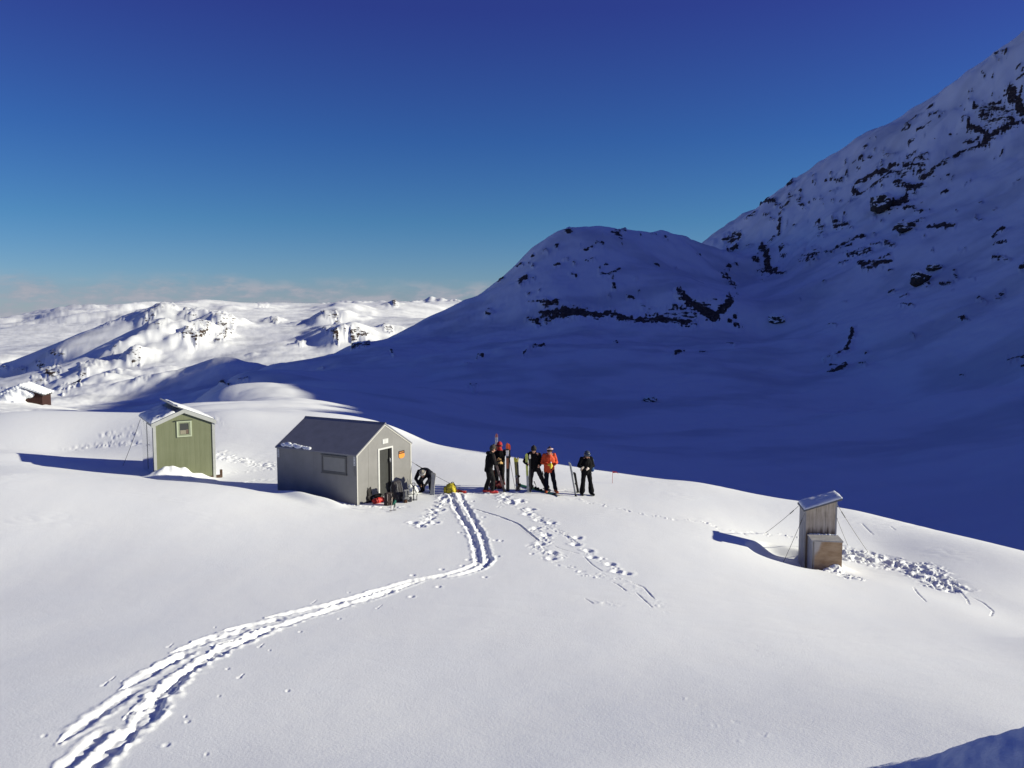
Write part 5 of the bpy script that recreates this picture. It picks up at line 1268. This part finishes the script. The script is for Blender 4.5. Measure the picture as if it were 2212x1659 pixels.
# ================================================================== skis and poles
def ski(label, base, tip, wid, cols, face, group='skis planted upright in the snow', tip_col=None, bind=None, flat=False, curl=.06, name='ski', cat='ski', bind_at=.42):
    """cols: list of (from, to, material) along the length; face: direction the top sheet looks"""
    base, tip = Vector(base), Vector(tip); z = tip - base; Ln = z.length; z.normalize()
    y = Vector(face) - z * z.dot(Vector(face)); y.normalize(); x = y.cross(z)
    t = thing(name, label, cat, base, (0, 0, 0), group)
    t.matrix_world = Matrix.Translation(base) @ Matrix((x, y, z)).transposed().to_4x4()
    def prof(s):                                    # half width and bow
        w = wid / 2 * (1.0 - .22 * math.sin(math.pi * min(1, s / .93)))
        if s > .93: w *= math.sqrt(max(.02, 1 - ((s - .93) / .07) ** 2.2))
        if s < .03: w *= .8 + .2 * s / .03
        bow = -curl * max(0, (s - .86) / .14) ** 2 * -1
        return w, bow
    for a, b_, m in cols:
        bm = B(); n = max(3, int((b_ - a) * 40)); rows = []
        for i in range(n + 1):
            s = a + (b_ - a) * i / n; w, bow = prof(s); zz_ = s * Ln
            th = .012 * (1.5 - abs(s - .45))
            rows.append([bm.verts.new(q) for q in ((-w, bow - th * .3, zz_), (w, bow - th * .3, zz_), (w * .92, bow + th, zz_), (-w * .92, bow + th, zz_))])
        for r0, r1 in zip(rows, rows[1:]):
            for k in range(4): bm.faces.new((r0[k], r0[(k + 1) % 4], r1[(k + 1) % 4], r1[k]))
        bm.faces.new(rows[0][::-1]); bm.faces.new(rows[-1])
        nm = 'ski_tip' if b_ > .97 and len(cols) > 1 else ('ski_tail' if a < .02 and len(cols) > 1 else 'ski_body')
        obj(nm, bm, m, t)
    if bind:
        c = Ln * bind_at
        bm = B(); box(bm, -.036, .036, .012, .045, c + .10, c + .19); box(bm, -.03, .03, .045, .075, c + .12, c + .16); capsule(bm, (-.03, .06, c + .16), (.03, .06, c + .16), .016, .016, 8); obj('toe_binding', bm, bind, t)
        bm = B(); box(bm, -.034, .034, .012, .04, c - .24, c - .13); box(bm, -.025, .025, .04, .105, c - .21, c - .15); capsule(bm, (0, .10, c - .18), (0, .085, c - .12), .02, .014, 8); obj('heel_binding', bm, bind, t)
        bm = B(); tube(bm, [(-.02, .03, c - .24), (-.04, .06, c - .32), (.0, .07, c - .38), (.04, .06, c - .32), (.02, .03, c - .24)], .006, 6); obj('brake', bm, DKPL, t)
    return t

def pole(label, base, top, m, basket=DKPL, grip=DKPL, group='ski poles', bas_at=.07):
    base, top = Vector(base), Vector(top); z = top - base; Ln = z.length
    q = z.to_track_quat('Z', 'Y')
    t = thing('ski_pole', label, 'ski pole', base, q.to_euler(), group)
    bm = B(); tube(bm, [(0, 0, 0), (0, 0, .05), (0, 0, Ln * .5), (0, 0, Ln - .12)], [.003, .007, .008, .009], 8); obj('shaft', bm, m, t, True)
    bm = B(); capsule(bm, (0, 0, Ln - .13), (0, .0, Ln - .01), .014, .018, 10); obj('grip', bm, grip, t, True)
    bm = B(); tube(bm, [(.0, 0, Ln - .02), (.05, 0, Ln - .10), (.05, 0, Ln - .2), (.01, 0, Ln - .06)], .006, 6); obj('strap', bm, DKPL, t)
    bm = B(); tube(bm, [(.045 * math.cos(a), .045 * math.sin(a), Ln * bas_at) for a in [i * 2 * math.pi / 14 for i in range(15)]], .007, 6); tube(bm, [(-.045, 0, Ln * bas_at), (.045, 0, Ln * bas_at)], .005, 6); tube(bm, [(0, -.045, Ln * bas_at), (0, .045, Ln * bas_at)], .005, 6); obj('basket', bm, basket, t)
    return t

CAMD = Vector((0, -1, .1))
z1 = lambda x, y: (990 + x * .1543, 904.6 + y * .1543)
z5 = lambda x, y: (1109.4 + x * .08488, 947.3 + y * .08488)
S_RW = mat('ski_red_white', (.62, .22, .18), .35, .35, 9); S_W = mat('ski_white', (.75, .72, .70), .3, .1, 9); S_BK = mat('ski_black', (.012, .012, .013), .3, .3, 9)
S_OR = mat('ski_orange_red', (.80, .115, .03), .35, .1, 9); S_OB = mat('ski_orange_brown', (.42, .13, .05), .4, .15, 9); S_YL = mat('ski_yellow', (.60, .56, .04), .35, .12, 9); S_OL = mat('ski_olive', (.20, .18, .05), .4, .4, 16)
S_YG = mat('ski_pale_yellow_green', (.42, .46, .10), .35, .12, 9); S_GY = mat('ski_grey', (.33, .34, .35), .35, .12, 9); S_GN = mat('ski_green', (.02, .16, .05), .35, .25, 9); S_MX = mat('ski_dark_pattern', (.14, .09, .08), .4, .8, 22); S_TN = mat('ski_tan', (.36, .27, .16), .4, .3, 14)

b_ = pt(*z1(512, 930), 32.3); b_.z = ground(b_.x, b_.y) - .12
ski('tallest ski of the group, white and red tip above the red balaclava', b_, pt(*z1(536, 203), 32.3), .105, [(0, .30, S_MX), (.30, .62, S_BK), (.62, .80, S_OB), (.80, .93, S_W), (.93, 1, S_RW)], CAMD, bind=DKPL, bind_at=.40)
b2 = gp(*z1(655, 1062)); ski('dark patterned ski leaning left against the person in the black hooded jacket', b2 - Vector((0, 0, .05)), pt(*z1(478, 462), 31.2), .10, [(0, .12, S_BK), (.12, .55, S_MX), (.55, .93, S_MX), (.93, 1, S_BK)], CAMD, bind=None)
b3 = gp(*z1(688, 1035)); b3.z -= .12
ski('orange-tipped ski standing upright with black binding, beside the yellow-tipped pair', b3, pt(*z1(686, 332), math.hypot(b3.x, b3.y)), .115, [(0, .50, S_BK), (.50, .70, S_OB), (.70, .74, S_BK), (.74, .85, S_W), (.85, .88, S_BK), (.88, 1, S_OR)], CAMD, bind=DKPL, bind_at=.38)
b3b = b3 + Vector((.02, .07, 0)); tp = pt(*z1(712, 352), math.hypot(b3.x, b3.y) + .1)
ski('second orange-tipped ski, standing just behind its twin', b3b, tp, .115, [(0, .62, S_BK), (.62, .88, S_BK), (.88, 1, S_OR)], -CAMD, bind=DKPL, bind_at=.38, curl=.04)
b4 = gp(*z1(830, 1022)); b4.z -= .10; r4 = math.hypot(b4.x, b4.y)
ski('yellow-tipped ski with olive body planted between the orange ski and the person in black', b4, pt(*z1(798, 535), r4), .12, [(0, .22, S_TN), (.22, .5, S_MX), (.5, .86, S_OL), (.86, 1, S_YL)], Vector((-.35, -1, .1)), bind=GREY, bind_at=.36)
ski('black-sided ski back to back with the yellow-tipped one', b4 + Vector((.05, .05, 0)), pt(*z1(822, 538), r4 + .1), .12, [(0, .86, S_BK), (.86, 1, S_OL)], Vector((.8, -.6, .1)), bind=DKPL, bind_at=.36)
pole('brown ski pole leaning from the orange ski down to the yellow-tipped one', b4 + Vector((-.06, -.08, .0)), pt(*z1(715, 545), r4 - .1), mat('brown_pole', (.30, .13, .08), .4, .2))
b5 = gp(*z1(978, 1060)); b5.z -= .05; r5 = math.hypot(b5.x, b5.y)
ski('pale yellow-green ski held upright in front of the person looking down', b5, pt(*z1(952, 480), r5 - .02), .105, [(0, .45, S_GY), (.45, .9, S_YG), (.9, 1, S_YG)], CAMD, bind=None)
ski('white-tipped dark ski held behind the pale yellow-green one', b5 + Vector((.08, .05, 0)), pt(*z1(1001, 492), r5 + .03), .07, [(0, .88, S_BK), (.88, 1, S_W)], CAMD, bind=None)
# the pair lying on the snow
g0, g1 = gp(*z5(170, 1225)), gp(*z5(1235, 1540)); gm = gp(*z5(700, 1385))
up_ = Vector((0, 0, 1))
for i, (lab, cs, off) in enumerate((('green ski lying flat on the snow at the feet of the orange-jacketed person', [(0, .55, S_GN), (.55, .8, S_GN), (.8, 1, S_BK)], Vector((0, 0, 0))),
        ('black-and-green ski lying flat behind the plain green one', [(0, .45, S_GN), (.45, 1, S_BK)], Vector((-.10, .22, 0))))):
    a, c = g0 + off, g1 + off * 1.1
    for v in (a, c): v.z = ground(v.x, v.y) + .03
    mz = ground((a.x + c.x) / 2, (a.y + c.y) / 2) - (a.z + c.z) / 2 + .02
    if mz > 0: a.z += mz; c.z += mz
    ski(lab, a, c, .11, cs, up_, 'skis lying on the snow', bind=DKPL, bind_at=.45)
b6 = gp(*z5(1598, 1492)); ski('pale grey ski leaning upright beside the helmeted person', b6 - Vector((0, 0, .08)), pt(*z5(1432, 590), math.hypot(b6.x, b6.y) + .05), .10, [(0, .12, S_BK), (.12, 1, S_GY)], Vector((-.7, -.7, .1)), bind=None)
b7 = gp(*z5(1650, 1385)); ski('short black ski with binding standing beside the pale grey ski', b7 - Vector((0, 0, .06)), pt(*z5(1548, 845), math.hypot(b7.x, b7.y) + .05), .11, [(0, 1, S_BK)], Vector((-.5, -.8, .1)), bind=DKPL, bind_at=.30)
z6 = lambda x, y: (768 + x * .1157, 938.7 + y * .1157)
b8 = gp(*z6(1428, 1150)); ski('broad grey splitboard half held upright by the bent-over person', b8 - Vector((0, 0, .03)), pt(*z6(1462, 700), math.hypot(b8.x, b8.y) - .05), .19, [(0, .35, S_GY), (.35, 1, mat('board_grey', (.36, .35, .34), .4, .08))], Vector((-.2, -1, .1)), 'skis planted upright in the snow', bind=None, name='splitboard', cat='snowboard')
p4a = gp(*z5(835, 1350)); pole('thin ski pole standing in front of the orange-jacketed person', p4a, pt(*z5(832, 1000), math.hypot(p4a.x, p4a.y) - .02), mat('blue_grey_pole', (.10, .11, .16), .4, .2), grip=mat('navy_grip', (.02, .02, .06), .5))
p4b = gp(*z5(775, 1330)); pole('pale ski pole held low by the orange-jacketed person', p4b, pt(*z5(735, 835), math.hypot(p4b.x, p4b.y) - .1), mat('pale_pole', (.55, .50, .48), .4, .1))
p3a = gp(*z5(600, 1290)); pole('ski pole standing between the legs of the person looking down', p3a, pt(*z5(520, 1090), math.hypot(p3a.x, p3a.y)), DKPL)
pa = gp(*z6(655, 1450)); pole('slender ski pole stuck in the snow before the hut doorway', pa, pt(*z6(702, 1085), math.hypot(pa.x, pa.y) + .1), mat('tan_pole', (.45, .36, .28), .4, .2))
pa = gp(*z6(733, 1420)); pole('short dark ski pole stuck in the snow by the green stuff sack', pa, pt(*z6(737, 1290), math.hypot(pa.x, pa.y) + .05), DKPL, basket=DKPL)

# ================================================================== packs and bags
def pack(name, label, cat, X, Y, w, h, d, m, yaw=0, lean=0.0, straps=None, lid=True, seed=0.0, group=None, pocket=True, lidm=None):
    p = gp(X, Y)
    t = thing(name, label, cat, p + Vector((0, 0, -.03)), (lean, 0, yaw), group)
    bm = B(); r = min(w, d) * .34
    for x in (-1, 1):
        for y in (-1, 1):
            capsule(bm, (x * (w / 2 - r), y * (d / 2 - r), r * .8), (x * (w / 2 - r) * .82, y * (d / 2 - r) * .8, h - r), r, r * .9)
    capsule(bm, (0, 0, r), (0, 0, h - r), max(r, w * .36), max(r, w * .33))
    body = fused('pack_body', bm, m, t, .018, 4, .014, 8, seed=seed)
    if lid:
        bm = B(); capsule(bm, (-w * .30, -d * .06, h - .02), (w * .30, -d * .06, h - .02), d * .30, d * .30, flat=None); fused('lid', bm, lidm or m, t, .016, 4, .01, 9, seed=seed + 4)
    if pocket:
        bm = B(); capsule(bm, (-w * .2, -d * .46, h * .38), (w * .2, -d * .46, h * .38), h * .16, h * .16, flat=((0, 1, 0), .45)); fused('pocket', bm, m, t, .016, 3, .008, 9, seed=seed + 9)
    sm = straps or DKPL
    for x in (-1, 1):
        bm = B(); tube(bm, [(x * w * .22, d * .42, h * .92), (x * w * .26, d * .66, h * .78), (x * w * .28, d * .62, h * .45), (x * w * .26, d * .42, h * .18)], .018, 8); obj('shoulder_strap', bm, sm, t, True)
        bm = B(); tube(bm, [(x * w * .25, -d * .44, h * 1.0), (x * w * .26, -d * .53, h * .7), (x * w * .26, -d * .52, h * .2)], .009, 6); obj('compression_strap', bm, sm, t, True)
    return t
PURP = mat('dark_purple_grey_cloth', (.030, .026, .032), .75, .25, 10)
pack('backpack', 'tall black backpack leaning on the gable left of the doorway', 'backpack', *z6(235, 1272), .33, .56, .24, mat('black_brown_cloth', (.020, .017, .018), .8, .3, 10), yaw=R(58), lean=-.08, seed=1)
bm = B(); p = gp(*z6(430, 1285)); t = thing('duffel_bag', 'red duffel bag on the snow left of the doorway', 'bag', p, (0, 0, R(52)))
bm = B(); capsule(bm, (-.17, 0, .09), (.17, 0, .09), .10, .10); fused('bag_body', bm, mat('bright_red_cloth', (.50, .022, .018), .6, .15, 10), t, .018, 3, .016, 8, seed=3)
for x in (-.08, .08):
    bm = B(); tube(bm, [(x, -.09, .05), (x, -.06, .18), (x, .0, .21), (x, .07, .17)], .010, 6); obj('handle', bm, DKPL, t, True)
p2 = p + Vector((-.06, .10, .185)); t = thing('stuff_sack', 'black stuff sack lying on top of the red duffel bag', 'bag', p2, (0, 0, R(45)))
bm = B(); capsule(bm, (-.10, 0, .05), (.10, 0, .055), .065, .07); fused('sack', bm, BLK, t, .018, 3, .018, 8, seed=8); bm = B(); tube(bm, [(.16, 0, .06), (.20, .02, .08), (.22, 0, .04)], .012, 6); obj('drawcord', bm, DKPL, t, True)
pack('backpack', 'round-topped black backpack in front of the doorway', 'backpack', *z6(612, 1325), .29, .44, .22, mat('maroon_black_cloth', (.022, .012, .013), .75, .4, 10), yaw=R(30), seed=5, straps=mat('pale_strap', (.35, .30, .28), .7))
pack('rucksack', 'largest dark rucksack right of the doorway', 'backpack', *z6(800, 1255), .44, .70, .28, PURP, yaw=R(55), lean=-.14, seed=9, straps=GREY)
pack('rucksack', 'small grey rucksack leaning on the largest dark one', 'backpack', *z6(930, 1268), .22, .46, .18, mat('grey_pack_cloth', (.16, .16, .17), .75, .25, 10), yaw=R(30), lean=.12, seed=12)
pack('day_bag', 'small brown bag with orange side in front of the grey rucksack', 'bag', *z6(935, 1280), .14, .17, .12, mat('brown_orange_cloth', (.14, .055, .022), .7, .4, 10), yaw=R(20), seed=14, lid=False)
pack('day_bag', 'low grey bag at the foot of the black shovel', 'bag', *z6(1018, 1262), .16, .20, .14, mat('slate_bag_cloth', (.13, .13, .145), .75, .25, 10), yaw=R(10), seed=17, lid=False)
p = gp(*z6(722, 1318)); t = thing('stuff_sack', 'green stuff sack on the snow before the doorway', 'bag', p, (0, 0, .4))
bm = B(); capsule(bm, (-.03, 0, .05), (.03, 0, .13), .07, .055); fused('sack', bm, mat('green_cloth', (.012, .12, .085), .7, .2, 10), t, .016, 3, .016, 9, seed=2); bm = B(); tube(bm, [(.03, 0, .16), (.05, .02, .22), (.02, 0, .2)], .008, 6); obj('drawcord', bm, DKPL, t, True)
# snow plastered on the wall, built as a white sack, and a bent tent pole
p = gp(*z6(985, 1180)) + Vector((.12, .35, 0)); t = thing('wall_snow', 'snow plastered against the gable behind the grey rucksack, built as a pale sack', 'bag', p, (0, 0, R(60)))
bm = B(); capsule(bm, (-.17, 0, .34), (.15, .02, .22), .09, .10); capsule(bm, (-.12, 0, .15), (.17, 0, .10), .12, .11); fused('sack', bm, mat('off_white_snow', (.62, .62, .61), .8, .06, 10), t, .018, 4, .016, 7, seed=6); bm = B(); tube(bm, [(-.24, 0, .38), (-.29, .02, .42), (-.26, .05, .35)], .010, 6); obj('drawcord', bm, GREY, t, True)
p = gp(*z6(1130, 1245)); t = thing('shovel', 'black snow shovel with a D handle stuck in the snow by the hut corner', 'shovel', gp(*z6(1086, 1248)) - Vector((0, 0, .12)), (R(-3), 0, R(12)))
bm = B(); tube(bm, [(0, 0, .1), (0, 0, .62)], .017, 10); obj('shaft', bm, DKPL, t, True)
bm = B(); tube(bm, [(0, 0, .61), (-.05, 0, .67), (-.062, 0, .72), (-.045, 0, .745), (.045, 0, .745), (.062, 0, .72), (.05, 0, .67), (0, 0, .61)], .013, 8); obj('handle', bm, DKPL, t, True)
bm = B(); prism(bm, [(-.12, .18), (.12, .18), (.125, -.08), (.08, -.14), (-.08, -.14), (-.125, -.08)], -.008, .008); obj('blade', bm, GREY, t)
t = thing('hoop', 'thin dark bent tube arching beside the black shovel', 'tube', gp(*z6(1128, 1235)), (0, 0, 0))
bm = B(); tube(bm, [(-.16, 0, .30), (-.10, 0, .33), (0, 0, .32), (.03, 0, .28), (.045, 0, .2), (.03, 0, .1), (.04, 0, -.05)], .013, 8); obj('bent_tube', bm, GF, t, True)
# yellow rucksack and red things
t = thing('rucksack', 'yellow rucksack slumped on the snow at the head of the ski track', 'backpack', gp(*z6(1765, 1140)) - Vector((0, 0, .03)), (0, 0, R(-10)))
bm = B(); capsule(bm, (-.09, 0, .14), (.09, 0, .15), .155, .145); capsule(bm, (-.02, 0, .22), (.08, .01, .27), .145, .115); capsule(bm, (-.12, -.02, .08), (.12, -.02, .08), .11, .11)
fused('pack_body', bm, YEL, t, .014, 3, .020, 8, seed=61)
bm = B(); capsule(bm, (-.05, -.13, .14), (.07, -.13, .15), .07, .065, flat=((0, 1, 0), .5)); fused('pocket', bm, mat('dull_yellow_cloth', (.42, .33, .03), .7, .2, 12), t, .012, 3, .008, 9)
for x in (-.1, .1):
    bm = B(); tube(bm, [(x * .9, -.10, .33), (x, -.165, .2), (x * 1.1, -.15, .05)], .009, 6); obj('compression_strap', bm, DKPL, t, True)
t = thing('carry_strap', 'black carrying strap looped from the top of the yellow rucksack', 'strap', gp(*z6(1765, 1138)), (0, 0, 0))
bm = B(); tube(bm, [(.04, -.05, .37), (.11, -.06, .39), (.18, -.08, .30), (.23, -.1, .17), (.26, -.12, .04)], .015, 8); obj('webbing', bm, DKPL, t, True)
for i, (x, y, l, lab, m) in enumerate(((1850, 1128, .10, 'dark red climbing skin bundle beside the yellow rucksack', DRED), (1945, 1122, .06, 'small black-red pouch between the red bundles', mat('black_red_cloth', (.06, .008, .01), .7, .3)), (2018, 1132, .06, 'bright red stuff sack at the end of the guy wire', RED))):
    t = thing('stuff_sack', lab, 'bag', gp(*z6(x, y)), (0, 0, R(-8)))
    bm = B(); capsule(bm, (-l, 0, .045), (l, 0, .05), .055, .05); fused('sack', bm, m, t, .016, 3, .018, 9, seed=30 + i)
    bm = B(); tube(bm, [(l + .04, 0, .06), (l + .08, .02, .08), (l + .07, 0, .03)], .009, 6); obj('drawcord', bm, DKPL, t, True)
z4 = lambda x, y: (1024 + x * .09256, 921.6 + y * .09256)
p = gp(*z4(530, 1500)) + Vector((0, .25, 0)); p.z = ground(p.x, p.y)
t = thing('duffel_bag', 'dark red duffel bag on the snow behind the leaning dark ski', 'bag', p, (0, 0, R(4)))
bm = B(); capsule(bm, (-.16, 0, .13), (.16, 0, .12), .15, .13); capsule(bm, (-.12, 0, .26), (.12, 0, .23), .10, .085); fused('bag_body', bm, DRED, t, .018, 3, .018, 8, seed=41)
bm = B(); tube(bm, [(.05, -.12, .22), (.16, -.08, .34), (.28, -.03, .28), (.31, 0, .14)], .02, 8); obj('strap', bm, mat('red_strap', (.30, .02, .02), .7), t, True)
p = p + Vector((-.06, .02, .31)); t = thing('rucksack', 'orange rucksack standing on the dark red duffel bag', 'backpack', p, (0, 0, R(6)))
bm = B()
for x in (-.035, .035): capsule(bm, (x, 0, .07), (x * .8, 0, .27), .075, .066)
fused('pack_body', bm, mat('orange_cloth', (.74, .16, .03), .6, .15, 10), t, .012, 3, .010, 9, seed=43)
bm = B(); capsule(bm, (-.03, -.06, .14), (.03, -.06, .14), .045, .045, flat=((0, 1, 0), .5)); fused('pocket', bm, mat('pale_orange_cloth', (.80, .36, .15), .6, .1, 10), t, .014, 3)
bm = B(); capsule(bm, (-.05, 0, .35), (.05, 0, .35), .055, .055); fused('lid', bm, mat('deep_red_cloth', (.28, .03, .02), .6, .15, 10), t, .016, 3, .01, 9)
for x in (-.06, .06):
    bm = B(); tube(bm, [(x, -.07, .32), (x, -.085, .2), (x, -.07, .04)], .008, 6); obj('compression_strap', bm, DKPL, t, True)
# blue pack on the back of P5, held thing of P4
p = P5.location + Vector((.17, .26, .90)); t = thing('backpack', 'blue backpack worn by the helmeted person', 'backpack', p, (0, 0, P5.rotation_euler.z))
bm = B()
for x in (-.07, .07): capsule(bm, (x, 0, .0), (x * .9, 0, .36), .09, .08)
fused('pack_body', bm, mat('blue_pack_cloth', (.02, .07, .20), .65, .2, 10), t, .016, 3, .012, 9, seed=51)
bm = B(); tube(bm, [(.12, 0, .0), (.17, .02, -.12), (.14, .02, -.18), (.10, 0, -.06)], .02, 6); obj('hip_strap', bm, mat('mid_blue_strap', (.03, .12, .34), .6), t, True)
h = P4.matrix_basis @ Vector((.02, .36, 1.13)); t = thing('bottle', 'yellow bottle held at the waist by the person in the orange jacket', 'bottle', h - Vector((0, 0, .14)), (R(4), 0, 0))
bm = B(); tube(bm, [(0, 0, 0), (0, 0, .02), (0, 0, .17), (0, 0, .20), (0, 0, .21)], [.035, .042, .042, .03, .022], 12); obj('flask', bm, YEL, t, True)
bm = B(); capsule(bm, (0, 0, .215), (0, 0, .235), .025, .024); obj('cap', bm, WPL, t, True)

# thin marker pole with a small red pennant
p = gp(1323, 1044); t = thing('marker_pole', 'thin red marker pole with a small pennant at the edge of the shade', 'marker', p, (0, 0, 0))
hh = (pt(1323, 1018, math.hypot(p.x, p.y)).z - p.z); bm = B(); tube(bm, [(0, 0, -.1), (0, 0, hh + .02)], .009, 6); obj('pole', bm, mat('red_pole', (.40, .12, .12), .5), t, True)
bm = B(); prism(bm, [(.01, hh), (.16, hh - .01), (.24, hh - .10), (.15, hh - .06), (.01, hh - .07)], -.004, .004); obj('pennant', bm, mat('red_pennant', (.45, .02, .03), .7), t)
